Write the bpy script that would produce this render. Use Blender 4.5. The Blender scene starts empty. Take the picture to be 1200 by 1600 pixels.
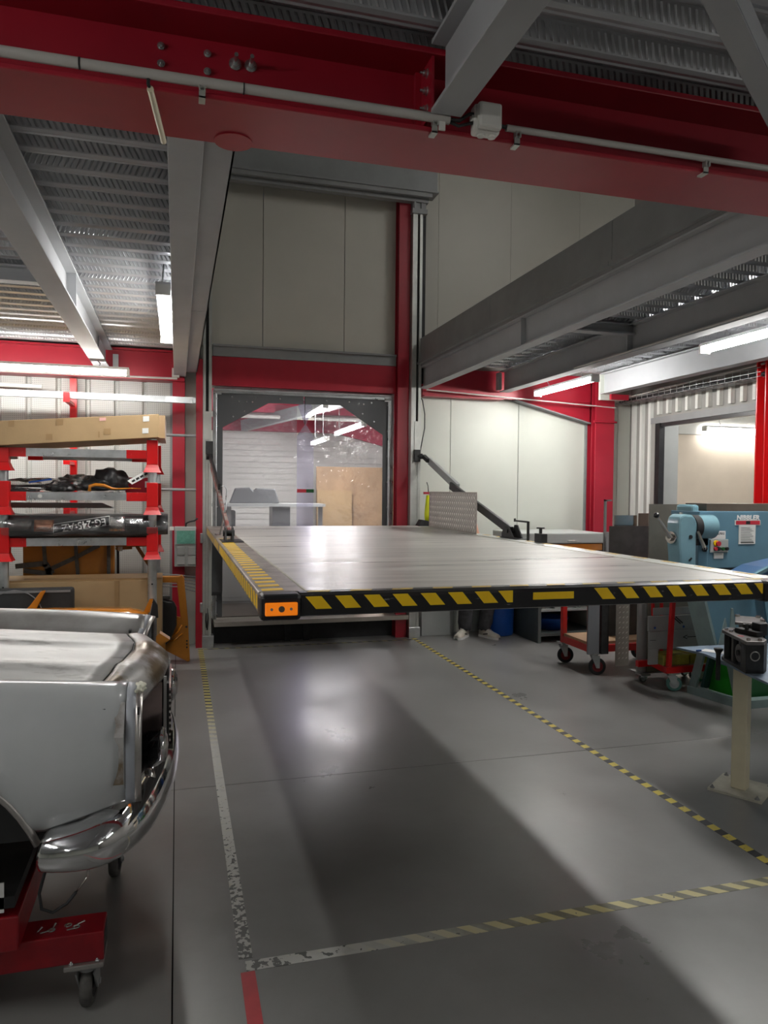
import bpy, bmesh, math, random
from mathutils import Vector, Matrix, Euler
random.seed(7)
sc = bpy.context.scene
PI = math.pi
# ------------------------------------------------------------------ camera
cam_d = bpy.data.cameras.new('camera'); cam = bpy.data.objects.new('camera', cam_d)
sc.collection.objects.link(cam); sc.camera = cam
cam_d.sensor_fit = 'HORIZONTAL'; cam_d.sensor_width = 36.0
cam_d.lens = 36.0 * 1149.2 / 1200.0
cam_d.clip_start = 0.05; cam_d.clip_end = 100
_yaw, _pitch, _roll = 0.27445, 0.02848, 0.00968
_f = Vector((math.sin(_yaw)*math.cos(_pitch), math.cos(_yaw)*math.cos(_pitch), -math.sin(_pitch)))
_r0 = Vector((math.cos(_yaw), -math.sin(_yaw), 0)); _u0 = _r0.cross(_f)
_r = math.cos(_roll)*_r0 + math.sin(_roll)*_u0; _u = -math.sin(_roll)*_r0 + math.cos(_roll)*_u0
cam.matrix_world = Matrix(((_r.x, _u.x, -_f.x, 0), (_r.y, _u.y, -_f.y, 0), (_r.z, _u.z, -_f.z, 1.6), (0, 0, 0, 1)))
# ------------------------------------------------------------------ world, exposure
w = bpy.data.worlds.new('world'); sc.world = w; w.use_nodes = True
w.node_tree.nodes['Background'].inputs[0].default_value = (0.75, 0.8, 0.9, 1)
w.node_tree.nodes['Background'].inputs[1].default_value = 0.15
sc.view_settings.view_transform = 'Standard'; sc.view_settings.look = 'None'
sc.view_settings.gamma = 1.0; sc.view_settings.use_curve_mapping = False
sc.view_settings.exposure = 1.97
TUBE = 27.0            # brightness of the tube diffusers
# ------------------------------------------------------------------ materials
def M(name, col, rough=0.5, metal=0.0, var=0.0, scale=4.0, bump=0.0, bscale=40.0, col2=None, stretch=None, emit=None, coat=0.0, rvar=0.0, detail=4.0, lo=0.35, hi=0.65):
    m = bpy.data.materials.new(name); m.use_nodes = True
    nt = m.node_tree; N = nt.nodes; L = nt.links; b = N['Principled BSDF']
    b.inputs['Base Color'].default_value = (*col, 1); b.inputs['Roughness'].default_value = rough
    b.inputs['Metallic'].default_value = metal
    if coat: b.inputs['Coat Weight'].default_value = coat; b.inputs['Coat Roughness'].default_value = 0.08
    if emit: b.inputs['Emission Color'].default_value = (*emit[0], 1); b.inputs['Emission Strength'].default_value = emit[1]
    if var or col2 or bump or rvar:
        tc = N.new('ShaderNodeTexCoord'); mp = N.new('ShaderNodeMapping'); L.new(tc.outputs['Object'], mp.inputs[0])
        if stretch: mp.inputs['Scale'].default_value = stretch
    if var or col2 or rvar:
        nz = N.new('ShaderNodeTexNoise'); nz.inputs['Scale'].default_value = scale; nz.inputs['Detail'].default_value = detail
        nz.inputs['Roughness'].default_value = 0.62
        L.new(mp.outputs[0], nz.inputs['Vector'])
        cr = N.new('ShaderNodeValToRGB'); cr.color_ramp.elements[0].position = lo; cr.color_ramp.elements[1].position = hi
        c2 = col2 if col2 else tuple(max(0, c*(1-var)) for c in col)
        c1 = col if col2 else tuple(min(1, c*(1+var)) for c in col)
        cr.color_ramp.elements[0].color = (*c2, 1); cr.color_ramp.elements[1].color = (*c1, 1)
        L.new(nz.outputs[0], cr.inputs[0]); L.new(cr.outputs[0], b.inputs['Base Color'])
        if rvar:
            mr = N.new('ShaderNodeMapRange'); mr.inputs[1].default_value = 0.3; mr.inputs[2].default_value = 0.7
            mr.inputs[3].default_value = max(0.02, rough-rvar); mr.inputs[4].default_value = rough+rvar
            L.new(nz.outputs[0], mr.inputs[0]); L.new(mr.outputs[0], b.inputs['Roughness'])
    if bump:
        n2 = N.new('ShaderNodeTexNoise'); n2.inputs['Scale'].default_value = bscale; n2.inputs['Detail'].default_value = 3
        L.new(mp.outputs[0], n2.inputs['Vector']); bp = N.new('ShaderNodeBump'); bp.inputs['Strength'].default_value = bump
        bp.inputs['Distance'].default_value = 0.01
        L.new(n2.outputs[0], bp.inputs['Height']); L.new(bp.outputs[0], b.inputs['Normal'])
    return m
concrete = M('polished_concrete', (0.265, 0.262, 0.255), 0.34, 0, 0.0, 1.6, 0.04, 14, col2=(0.185, 0.182, 0.176), rvar=0.08, detail=9, lo=0.28, hi=0.72)
dark_base = M('dark_joint', (0.02, 0.02, 0.02), 0.9)
white_panel = M('white_wall_panel', (0.58, 0.60, 0.54), 0.55, 0, 0.03, 1.2)
white_panel_up = M('white_upper_panel', (0.52, 0.50, 0.44), 0.5, 0, 0.04, 1.0)
clad_white = M('white_cladding', (0.70, 0.70, 0.66), 0.4, 0, 0.03, 3)
clad_grey = M('grey_cladding', (0.30, 0.29, 0.27), 0.5, 0, 0.04, 3)
beige = M('beige_plaster', (0.62, 0.54, 0.44), 0.7, 0, 0.05, 1.5, 0.1, 60)
red_paint = M('red_steel_paint', (0.36, 0.012, 0.028), 0.38, 0, 0.10, 2.0)
red_bright = M('bright_red_paint', (0.62, 0.008, 0.010), 0.3, 0, 0.05, 3)
red_dolly = M('worn_red_paint', (0.28, 0.006, 0.012), 0.35, 0, 0, 7, col2=(0.20, 0.006, 0.012), lo=0.4, hi=0.6)
grey_steel = M('grey_beam_paint', (0.40, 0.41, 0.425), 0.6, 0.0, 0.06, 2)
galv = M('galvanised_steel', (0.55, 0.57, 0.58), 0.33, 0.85, 0.14, 9, rvar=0.08)
galv_dark = M('dull_galvanised_steel', (0.27, 0.275, 0.275), 0.5, 0.1, 0.08, 3)
deck_m = M('galvanised_deck', (0.50, 0.51, 0.53), 0.34, 0.6)
alu = M('aluminium_profile', (0.50, 0.51, 0.48), 0.4, 0.55, 0.10, 5)
alu_worn = M('worn_aluminium', (0.36, 0.32, 0.28), 0.42, 0.5, 0, 9, col2=(0.19, 0.16, 0.14), lo=0.35, hi=0.6)
black_paint = M('scuffed_black_paint', (0.012, 0.012, 0.014), 0.38, 0, 0, 14, 0, 40, col2=(0.012, 0.012, 0.014))
def scuff(m, thr=0.63, col=(0.22, 0.21, 0.2), scale=22):
    nt = m.node_tree; N = nt.nodes; L = nt.links; b = N['Principled BSDF']
    tc = N.new('ShaderNodeTexCoord'); nz = N.new('ShaderNodeTexNoise'); nz.inputs['Scale'].default_value = scale; nz.inputs['Detail'].default_value = 9; nz.inputs['Roughness'].default_value = 0.75
    mp = N.new('ShaderNodeMapping'); mp.inputs['Scale'].default_value = (0.5, 1, 2.2)
    L.new(tc.outputs['Object'], mp.inputs[0]); L.new(mp.outputs[0], nz.inputs['Vector'])
    cr = N.new('ShaderNodeValToRGB'); cr.color_ramp.elements[0].position = thr; cr.color_ramp.elements[1].position = thr+0.03
    mx = N.new('ShaderNodeMixRGB'); mx.inputs[2].default_value = (*col, 1)
    src = [l for l in L if l.to_socket == b.inputs['Base Color']]
    if src: L.new(src[0].from_socket, mx.inputs[1])
    else: mx.inputs[1].default_value = b.inputs['Base Color'].default_value
    L.new(nz.outputs[0], cr.inputs[0]); L.new(cr.outputs[0], mx.inputs[0]); L.new(mx.outputs[0], b.inputs['Base Color'])
scuff(black_paint)
wood_deck = M('worn_grey_deck_board', (0.60, 0.58, 0.54), 0.33, 0, 0, 2.6, 0.12, 30, col2=(0.27, 0.255, 0.235), stretch=(0.30, 3.6, 1), rvar=0.08, detail=10, lo=0.30, hi=0.60)
yellow = M('yellow_tape', (1.0, 0.63, 0.01), 0.42, 0, 0.04, 20)
yellow_worn = M('worn_yellow_tape', (0.62, 0.42, 0.07), 0.5, 0, 0, 30, col2=(0.30, 0.25, 0.17), lo=0.35, hi=0.5)
amber = M('amber_lens', (0.95, 0.26, 0.01), 0.2, 0, coat=0.5, emit=((1.0, 0.22, 0.01), 0.12))
rubber = M('black_rubber', (0.018, 0.018, 0.019), 0.6, 0, 0.2, 20)
rubber_grey = M('worn_grey_rubber', (0.085, 0.08, 0.075), 0.55, 0, 0.3, 25)
pvc_grey = M('dark_grey_rubber_sheet', (0.115, 0.12, 0.125), 0.38, 0, 0.05, 2, 0.15, 3)
chrome = M('chrome', (0.78, 0.78, 0.79), 0.07, 1.0)
chrome_worn = M('brushed_chrome', (0.62, 0.60, 0.57), 0.17, 1.0, 0.12, 8, rvar=0.08)
bolt_m = M('zinc_bolt', (0.65, 0.66, 0.66), 0.25, 0.9)
primer = M('grey_primer_paint', (0.47, 0.49, 0.495), 0.25, 0, 0.05, 3, coat=0.5)
bare = M('sanded_bare_metal', (0.56, 0.555, 0.54), 0.42, 0.25, 0, 9.0, 0.12, 12, col2=(0.27, 0.26, 0.245), stretch=(.6, 1.8, 1), rvar=0.06, detail=9, lo=0.32, hi=0.46)
bare_far = M('sanded_far_wing', (0.45, 0.45, 0.44), 0.35, 0.45, 0, 5, 0.1, 10, col2=(0.28, 0.26, 0.24), rvar=0.08, detail=8, lo=0.3, hi=0.65)
bare_brown = M('sanded_rusty_metal', (0.50, 0.49, 0.48), 0.36, 0.4, 0, 6, 0.15, 12, col2=(0.20, 0.15, 0.10), rvar=0.1, detail=8, lo=0.43, hi=0.56)
primer_band = M('blue_grey_primer', (0.42, 0.45, 0.50), 0.45, 0, 0.05, 8)
steel_band = M('brushed_steel', (0.46, 0.44, 0.42), 0.3, 0.8, 0.12, 12)
filler = M('cream_filler', (0.68, 0.68, 0.56), 0.7, 0, 0.12, 30)
pinkish = M('reflective_panel', (0.42, 0.33, 0.32), 0.18, 0.85, 0.2, 9)
black_gloss = M('black_gloss', (0.008, 0.008, 0.009), 0.1, 0, coat=0.6)
cardboard = M('cardboard', (0.44, 0.30, 0.155), 0.72, 0, 0.07, 3, 0.05, 80)
cardboard_d = M('cardboard_tape', (0.37, 0.235, 0.11), 0.4, 0, 0.06, 6)
orange_car = M('orange_car_paint', (0.60, 0.20, 0.01), 0.25, 0, 0.10, 3, coat=0.5)
dk_orange = M('orange_door_skin', (0.46, 0.175, 0.018), 0.4, 0, 0.12, 4)
black_plastic = M('black_plastic', (0.02, 0.02, 0.021), 0.32, 0, 0.2, 12)
black_matte = M('black_foam', (0.028, 0.029, 0.03), 0.7, 0, 0.2, 8)
foil = M('silver_foil', (0.6, 0.6, 0.58), 0.2, 0.9, 0.2, 18, 0.8, 22)
copper_film = M('coppery_film', (0.42, 0.20, 0.12), 0.18, 0.6, 0.35, 14, 0.8, 22)
polished = M('worn_bright_tread', (0.85, 0.82, 0.77), 0.35, 0.3)
machine_blue = M('machine_blue_paint', (0.115, 0.235, 0.315), 0.38, 0, 0.08, 3)
machine_light = M('light_blue_paint', (0.20, 0.36, 0.42), 0.25, 0, 0.06, 5, coat=0.3)
machine_teal = M('grey_teal_paint', (0.24, 0.32, 0.32), 0.45, 0, 0.1, 6)
dark_green = M('dark_green_paint', (0.03, 0.08, 0.075), 0.5)
plate_blue = M('worn_blue_plate', (0.22, 0.29, 0.38), 0.4, 0.3, 0.15, 12)
cream = M('cream_paint', (0.68, 0.62, 0.45), 0.42, 0, 0.03, 10)
cream_worn = M('worn_cream_paint', (0.50, 0.48, 0.40), 0.5, 0, 0.12, 14)
tool_black = M('black_tool_steel', (0.030, 0.030, 0.031), 0.45, 0.3, 0.3, 16)
label_grey = M('brushed_tool_face', (0.20, 0.19, 0.185), 0.35, 0.6, 0.12, 20)
green_crate = M('green_plastic', (0.035, 0.42, 0.03), 0.4, 0, 0.08, 6)
green_dark = M('dark_green_plastic', (0.01, 0.10, 0.025), 0.4)
blue_plastic = M('blue_plastic', (0.01, 0.07, 0.32), 0.4, 0, 0.1, 5)
cab_green = M('grey_green_paint', (0.085, 0.10, 0.095), 0.5, 0, 0.08, 5)
lt_grey = M('light_grey_paint', (0.40, 0.42, 0.41), 0.45, 0, 0.04, 4)
mid_grey = M('mid_grey_plate', (0.22, 0.22, 0.225), 0.45, 0.0, 0.1, 6)
dark_plate = M('hot_rolled_steel', (0.085, 0.08, 0.078), 0.42, 0.5, 0.25, 4)
brown_plate = M('brown_steel_sheet', (0.16, 0.125, 0.10), 0.45, 0.5, 0.15, 4)
bright_plate = M('olive_steel_sheet', (0.20, 0.185, 0.155), 0.4, 0.5, 0.12, 3)
diamond_m = M('aluminium_tread_plate', (0.50, 0.46, 0.41), 0.38, 0.7, 0.08, 6)
pvc_white = M('white_plastic', (0.70, 0.69, 0.65), 0.4)
conduit_m = M('grey_conduit', (0.50, 0.48, 0.45), 0.35)
paper = M('white_paper', (0.75, 0.75, 0.73), 0.7)
sheet_wrap = M('wrapped_sheet', (0.36, 0.36, 0.355), 0.5, 0, 0.05, 3)
olive = M('olive_wrap', (0.30, 0.26, 0.045), 0.25, 0, 0.3, 8)
plywood = M('plywood', (0.40, 0.26, 0.15), 0.6, 0, 0.15, 3)
pants = M('grey_denim', (0.055, 0.055, 0.06), 0.85, 0, 0.3, 16, 0.4, 60)
jacket = M('dark_work_jacket', (0.02, 0.025, 0.05), 0.8, 0, 0.2, 10)
skin_m = M('skin', (0.55, 0.30, 0.21), 0.5)
hair_m = M('dark_hair', (0.03, 0.02, 0.012), 0.6, 0, 0.3, 40)
shoe_m = M('cream_shoe_leather', (0.62, 0.58, 0.50), 0.5, 0, 0.06, 20)
shoe_dark = M('dark_shoe_trim', (0.06, 0.055, 0.055), 0.6)
hi_vis = M('fluorescent_yellow', (0.72, 0.78, 0.01), 0.5)
teal_green = M('green_window', (0.16, 0.42, 0.33), 0.15, 0, 0.15, 30)
text_white = M('white_lettering', (0.75, 0.75, 0.74), 0.5)
text_black = M('black_lettering', (0.02, 0.02, 0.02), 0.5)
red_label = M('red_label', (0.55, 0.03, 0.05), 0.4)
tread_yel = M('yellow_olive_block', (0.45, 0.38, 0.06), 0.5)
tube_m = M('tube_light', (1, 1, 1), 0.5, emit=((1.0, 0.985, 0.95), TUBE))
tube_dim = M('tube_light_dimmer', (1, 1, 1), 0.5, emit=((1.0, 0.985, 0.95), TUBE*.4))
tube_bright = M('tube_light_upper', (1, 1, 1), 0.5, emit=((1.0, 0.985, 0.95), TUBE*.75))
tube_mid = M('tube_light_medium', (1, 1, 1), 0.5, emit=((1.0, 0.985, 0.95), TUBE*.6))  # emission set lower only to balance the brightness
tube_body = M('lamp_housing', (0.6, 0.6, 0.6), 0.4)
skirt = M('red_tape', (0.50, 0.03, 0.04), 0.5, 0, 0.1, 12)
purple = M('faded_red_paint', (0.40, 0.03, 0.07), 0.5)
def film(name, col, alpha, rough=0.08, white=0.0):
    m = bpy.data.materials.new(name); m.use_nodes = True; nt = m.node_tree; N = nt.nodes; L = nt.links
    N.remove(N['Principled BSDF']); out = N['Material Output']
    tr = N.new('ShaderNodeBsdfTransparent'); tr.inputs[0].default_value = (*col, 1)
    gl = N.new('ShaderNodeBsdfGlossy'); gl.inputs['Roughness'].default_value = rough; gl.inputs['Color'].default_value = (1, 1, 1, 1)
    df = N.new('ShaderNodeBsdfDiffuse'); df.inputs[0].default_value = (0.85, 0.85, 0.9, 1)
    m1 = N.new('ShaderNodeMixShader'); m1.inputs[0].default_value = white; L.new(gl.outputs[0], m1.inputs[1]); L.new(df.outputs[0], m1.inputs[2])
    fr = N.new('ShaderNodeFresnel'); fr.inputs[0].default_value = 1.45
    ad = N.new('ShaderNodeMath'); ad.operation = 'ADD'; ad.inputs[1].default_value = alpha; ad.use_clamp = True
    L.new(fr.outputs[0], ad.inputs[0])
    tc = N.new('ShaderNodeTexCoord'); nz = N.new('ShaderNodeTexNoise'); nz.inputs['Scale'].default_value = 3; nz.inputs['Detail'].default_value = 4
    L.new(tc.outputs['Object'], nz.inputs['Vector']); bp = N.new('ShaderNodeBump'); bp.inputs['Strength'].default_value = 0.6; bp.inputs['Distance'].default_value = 0.03
    L.new(nz.outputs[0], bp.inputs['Height']); L.new(bp.outputs[0], gl.inputs['Normal'])
    m2 = N.new('ShaderNodeMixShader'); L.new(ad.outputs[0], m2.inputs[0]); L.new(tr.outputs[0], m2.inputs[1]); L.new(m1.outputs[0], m2.inputs[2])
    L.new(m2.outputs[0], out.inputs[0]); return m
pvc_clear = film('clear_flexible_pvc', (0.93, 0.92, 0.95), 0.10, 0.06, 0.55)
pvc_lilac = film('lilac_overlap_pvc', (0.84, 0.82, 0.93), 0.16, 0.06, 0.7)
wrap_film = film('clear_wrapping_film', (0.95, 0.95, 0.95), 0.05, 0.15, 0.10)
def stripe_tape(name, axis, period, wear_lo, wear_hi, c1=(0.60, 0.50, 0.10), c2=(0.04, 0.04, 0.035), skew=0.0, thr=0.5, white=None, wear_scale=28):
    """striped floor tape: stripes across the strip, worn away where a noise rises over a threshold that changes along it"""
    m = bpy.data.materials.new(name); m.use_nodes = True; nt = m.node_tree; N = nt.nodes; L = nt.links; b = N['Principled BSDF']
    b.inputs['Roughness'].default_value = 0.45
    tc = N.new('ShaderNodeTexCoord'); sp = N.new('ShaderNodeSeparateXYZ'); L.new(tc.outputs['Object'], sp.inputs[0])
    a = sp.outputs[axis]; o = sp.outputs[1-axis]
    def mt(op, x, y):
        n = N.new('ShaderNodeMath'); n.operation = op
        for i, v in enumerate((x, y)):
            if isinstance(v, (int, float)): n.inputs[i].default_value = v
            else: L.new(v, n.inputs[i])
        return n.outputs[0]
    s = mt('ADD', a, mt('MULTIPLY', o, skew)); s = mt('FRACT', mt('DIVIDE', mt('ADD', s, 40.0), period), 0)
    s = mt('GREATER_THAN', s, thr)
    mx = N.new('ShaderNodeMixRGB'); mx.inputs[1].default_value = (*c1, 1); mx.inputs[2].default_value = (*c2, 1); L.new(s, mx.inputs[0])
    res = mx.outputs[0]
    nz = N.new('ShaderNodeTexNoise'); nz.inputs['Scale'].default_value = wear_scale; nz.inputs['Detail'].default_value = 6; L.new(tc.outputs['Object'], nz.inputs['Vector'])
    if white:   # top print worn down to a white base between two positions along the strip
        mr = N.new('ShaderNodeMapRange'); mr.inputs[1].default_value = white[0]; mr.inputs[2].default_value = white[1]; L.new(a, mr.inputs[0])
        w2 = mt('ADD', mr.outputs[0], mt('MULTIPLY', mt('SUBTRACT', nz.outputs[0], 0.5), 0.8))
        cl = mt('MINIMUM', mt('MAXIMUM', w2, 0.0), 1.0)
        m3 = N.new('ShaderNodeMixRGB'); m3.inputs[2].default_value = (0.50, 0.50, 0.47, 1); L.new(cl, m3.inputs[0]); L.new(res, m3.inputs[1]); res = m3.outputs[0]
    m4 = N.new('ShaderNodeMixRGB'); m4.inputs[2].default_value = (0.10, 0.10, 0.095, 1); L.new(res, m4.inputs[1])
    n3 = N.new('ShaderNodeTexNoise'); n3.inputs['Scale'].default_value = wear_scale*1.6; n3.inputs['Detail'].default_value = 7; L.new(tc.outputs['Object'], n3.inputs['Vector'])
    mr2 = N.new('ShaderNodeMapRange'); mr2.inputs[1].default_value = wear_lo[0]; mr2.inputs[2].default_value = wear_hi[0]; mr2.inputs[3].default_value = wear_lo[1]; mr2.inputs[4].default_value = wear_hi[1]
    L.new(a, mr2.inputs[0])
    L.new(mt('GREATER_THAN', n3.outputs[0], mr2.outputs[0]), m4.inputs[0])
    L.new(m4.outputs[0], b.inputs['Base Color']); return m
# ------------------------------------------------------------------ mesh helpers
col = sc.collection
class MB:
    def __init__(s): s.v = []; s.f = []; s.sm = []
    def add(s, vs, fs, smooth=False):
        o = len(s.v); s.v += [tuple(v) for v in vs]; s.f += [tuple(i+o for i in f) for f in fs]; s.sm += [smooth]*len(fs); return s
    def box(s, x0, x1, y0, y1, z0, z1, bev=0.0):
        if bev <= 0:
            vs = [(x, y, z) for z in (z0, z1) for y in (y0, y1) for x in (x0, x1)]
            return s.add(vs, [(0, 2, 3, 1), (4, 5, 7, 6), (0, 1, 5, 4), (2, 6, 7, 3), (0, 4, 6, 2), (1, 3, 7, 5)])
        bm = bmesh.new(); bmesh.ops.create_cube(bm, size=1)
        for v in bm.verts: v.co = Vector(((x0+x1)/2+v.co.x*(x1-x0), (y0+y1)/2+v.co.y*(y1-y0), (z0+z1)/2+v.co.z*(z1-z0)))
        bmesh.ops.bevel(bm, geom=bm.edges[:], offset=bev, segments=2, affect='EDGES', profile=0.5)
        return s.frombm(bm)
    def frombm(s, bm, mat=None, smooth=False):
        if mat is not None: bmesh.ops.transform(bm, matrix=mat, verts=bm.verts)
        bm.verts.ensure_lookup_table(); bm.verts.index_update()
        s.add([v.co[:] for v in bm.verts], [tuple(v.index for v in f.verts) for f in bm.faces], smooth); bm.free(); return s
    def obox(s, c, size, rot=(0, 0, 0)):
        mt = Matrix.Translation(c) @ Euler(rot).to_matrix().to_4x4(); hx, hy, hz = [q/2 for q in size]
        vs = [mt @ Vector((x, y, z)) for z in (-hz, hz) for y in (-hy, hy) for x in (-hx, hx)]
        return s.add(vs, [(0, 2, 3, 1), (4, 5, 7, 6), (0, 1, 5, 4), (2, 6, 7, 3), (0, 4, 6, 2), (1, 3, 7, 5)])
    def prism(s, poly, axis, a, b):
        """poly of 2-tuples in the plane across axis ('x': (y,z), 'y': (x,z), 'z': (x,y)), swept from a to b"""
        def P(p, t): return {'x': (t, p[0], p[1]), 'y': (p[0], t, p[1]), 'z': (p[0], p[1], t)}[axis]
        n = len(poly); vs = [P(p, a) for p in poly]+[P(p, b) for p in poly]
        fs = [(i, (i+1) % n, n+(i+1) % n, n+i) for i in range(n)]+[tuple(range(n))[::-1], tuple(range(n, 2*n))]
        return s.add(vs, fs)
    def bar(s, p, q, w, h=None, up=(0, 0, 1)):
        h = h or w; p = Vector(p); q = Vector(q); d = (q-p).normalized(); u = Vector(up)
        if abs(d.dot(u)) > 0.98: u = Vector((0, 1, 0))
        sx = d.cross(u).normalized()*w/2; sz = sx.cross(d).normalized()*h/2
        vs = [a+i*sx+j*sz for a in (p, q) for j in (-1, 1) for i in (-1, 1)]
        return s.add(vs, [(0, 1, 3, 2), (4, 6, 7, 5), (0, 4, 5, 1), (2, 3, 7, 6), (0, 2, 6, 4), (1, 5, 7, 3)])
    def cyl(s, p, q, r, r2=None, n=16, cap=True):
        r2 = r if r2 is None else r2; p = Vector(p); q = Vector(q); d = (q-p).normalized()
        u = d.orthogonal().normalized(); v = d.cross(u); vs = []
        for c, rr in ((p, r), (q, r2)): vs += [c+rr*(math.cos(2*PI*i/n)*u+math.sin(2*PI*i/n)*v) for i in range(n)]
        s.add(vs, [(i, (i+1) % n, n+(i+1) % n, n+i) for i in range(n)], True)
        if cap: s.add(vs, [tuple(range(n))[::-1], tuple(range(n, 2*n))])
        return s
    def tube(s, pts, r, n=8, rs=None):
        pts = [Vector(p) for p in pts]; vs = []; prev = None
        for i, p in enumerate(pts):
            d = (pts[min(i+1, len(pts)-1)]-pts[max(i-1, 0)]).normalized()
            if prev is None: u = d.orthogonal().normalized()
            else: u = (prev-d*prev.dot(d)).normalized()
            prev = u; v = d.cross(u); rr = rs[i] if rs else r
            vs += [p+rr*(math.cos(2*PI*k/n)*u+math.sin(2*PI*k/n)*v) for k in range(n)]
        fs = [(i*n+k, i*n+(k+1) % n, (i+1)*n+(k+1) % n, (i+1)*n+k) for i in range(len(pts)-1) for k in range(n)]
        m = (len(pts)-1)*n
        s.add(vs, fs+[tuple(range(n))[::-1], tuple(range(m, m+n))], True); return s
    def grid(s, rows, smooth=True, closed=False):
        n = len(rows[0]); vs = [p for r in rows for p in r]; fs = []
        for i in range(len(rows)-1):
            for k in range(n if closed else n-1):
                fs.append((i*n+k, i*n+(k+1) % n, (i+1)*n+(k+1) % n, (i+1)*n+k))
        return s.add(vs, fs, smooth)
    def lathe(s, prof, c, d, n=24):
        d = Vector(d).normalized(); u = d.orthogonal().normalized(); v = d.cross(u); c = Vector(c)
        rows = [[c+d*h+max(r, 1e-4)*(math.cos(2*PI*k/n)*u+math.sin(2*PI*k/n)*v) for k in range(n)] for h, r in prof]
        return s.grid(rows, True, True)
    def sph(s, c, r, n=12, sc_=(1, 1, 1)):
        bm = bmesh.new(); bmesh.ops.create_uvsphere(bm, u_segments=n, v_segments=max(6, n//2), radius=r)
        return s.frombm(bm, Matrix.Translation(c) @ Matrix.Diagonal((*sc_, 1)), True)
def wloc(o):
    v = Vector((0, 0, 0))
    while o: v += o.location; o = o.parent
    return v
def obj(name, mb, mat, parent=None, bevel=0.0, solid=0.0, sub=0, local=False, tri=False):
    me = bpy.data.meshes.new(name); off = wloc(parent) if (parent and not local) else Vector((0, 0, 0))
    me.from_pydata([(v[0]-off.x, v[1]-off.y, v[2]-off.z) for v in mb.v], [], mb.f)
    me.validate(); 
    if len(me.polygons) == len(mb.sm): me.polygons.foreach_set('use_smooth', mb.sm)
    me.materials.append(mat); me.update()
    o = bpy.data.objects.new(name, me); col.objects.link(o)
    if parent: o.parent = parent
    bm = bmesh.new(); bm.from_mesh(me); bmesh.ops.recalc_face_normals(bm, faces=bm.faces[:]); bm.to_mesh(me); bm.free()
    if solid: md = o.modifiers.new('solid', 'SOLIDIFY'); md.thickness = solid; md.offset = 0
    if bevel: md = o.modifiers.new('bevel', 'BEVEL'); md.width = bevel; md.segments = 2; md.limit_method = 'ANGLE'
    if sub: md = o.modifiers.new('sub', 'SUBSURF'); md.levels = sub; md.render_levels = sub
    return o
def tag(o, label=None, cat=None, group=None, kind=None):
    if label: o['label'] = label
    if cat: o['category'] = cat
    if group: o['group'] = group
    if kind: o['kind'] = kind
    return o
def thing(name, loc, label, cat, group=None, kind=None):
    o = bpy.data.objects.new(name, None); o.empty_display_size = 0.05; col.objects.link(o); o.location = loc
    return tag(o, label, cat, group, kind)
def solo(name, mb, mat, label, cat, loc=None, group=None, **k):
    """a thing that is one mesh, its origin at its base"""
    if loc is None:
        xs = [v[0] for v in mb.v]; ys = [v[1] for v in mb.v]; zs = [v[2] for v in mb.v]
        loc = ((min(xs)+max(xs))/2, (min(ys)+max(ys))/2, min(zs))
    mb.v = [(v[0]-loc[0], v[1]-loc[1], v[2]-loc[2]) for v in mb.v]
    o = obj(name, mb, mat, **k); o.location = loc; return tag(o, label, cat, group)
def struct(name, mb, mat, parent=None, **k):
    o = obj(name, mb, mat, parent, **k)
    if not parent: o['kind'] = 'structure'
    return o
def copy_tree(o, parent=None):
    c = o.copy(); col.objects.link(c); c.parent = parent
    for ch in list(o.children): copy_tree(ch, c)
    return c
def text(name, s, size, mat, parent, center, right, up, ext=0.001, width=None, bold=0):
    """lettering: centre, reading direction and up direction in world space"""
    cu = bpy.data.curves.new(name, 'FONT'); cu.body = s; cu.size = size; cu.extrude = ext; cu.align_x = 'CENTER'; cu.align_y = 'CENTER'; cu.resolution_u = 2; cu.offset = bold
    t = bpy.data.objects.new(name, cu); col.objects.link(t)
    dg = bpy.context.evaluated_depsgraph_get(); me = bpy.data.meshes.new_from_object(t.evaluated_get(dg))
    bpy.data.objects.remove(t); me.name = name; me.materials.clear(); me.materials.append(mat)
    if width:
        xs = [v.co.x for v in me.vertices]; k = width/(max(xs)-min(xs))
        for v in me.vertices: v.co.x *= k
    r = Vector(right).normalized(); u = Vector(up).normalized(); n = r.cross(u)
    off = wloc(parent) if parent else Vector((0, 0, 0)); c = Vector(center)-off
    mt = Matrix(((r.x, u.x, n.x, c.x), (r.y, u.y, n.y, c.y), (r.z, u.z, n.z, c.z), (0, 0, 0, 1)))
    me.transform(mt); o = bpy.data.objects.new(name, me); col.objects.link(o); o.parent = parent; return o
def ibeam(mb, axis, a, b, c, z0, z1, w=0.1, tf=0.012, tw=0.008):
    """I-section along 'x' or 'y' from a to b, centred on c across"""
    for (p0, p1, q0, q1) in ((-w/2, w/2, z0, z0+tf), (-w/2, w/2, z1-tf, z1), (-tw/2, tw/2, z0+tf, z1-tf)):
        if axis == 'y': mb.box(c+p0, c+p1, a, b, q0, q1)
        else: mb.box(a, b, c+p0, c+p1, q0, q1)
    return mb
def bolt(mb, c, d, r=0.012, h=0.012, stud=0.012):
    c = Vector(c); d = Vector(d).normalized(); mb.cyl(c, c+d*0.003, r*1.35, n=12); mb.cyl(c+d*0.003, c+d*h, r, n=6)
    if stud: mb.cyl(c+d*h, c+d*(h+stud), r*0.45, n=8)
    return mb
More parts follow.
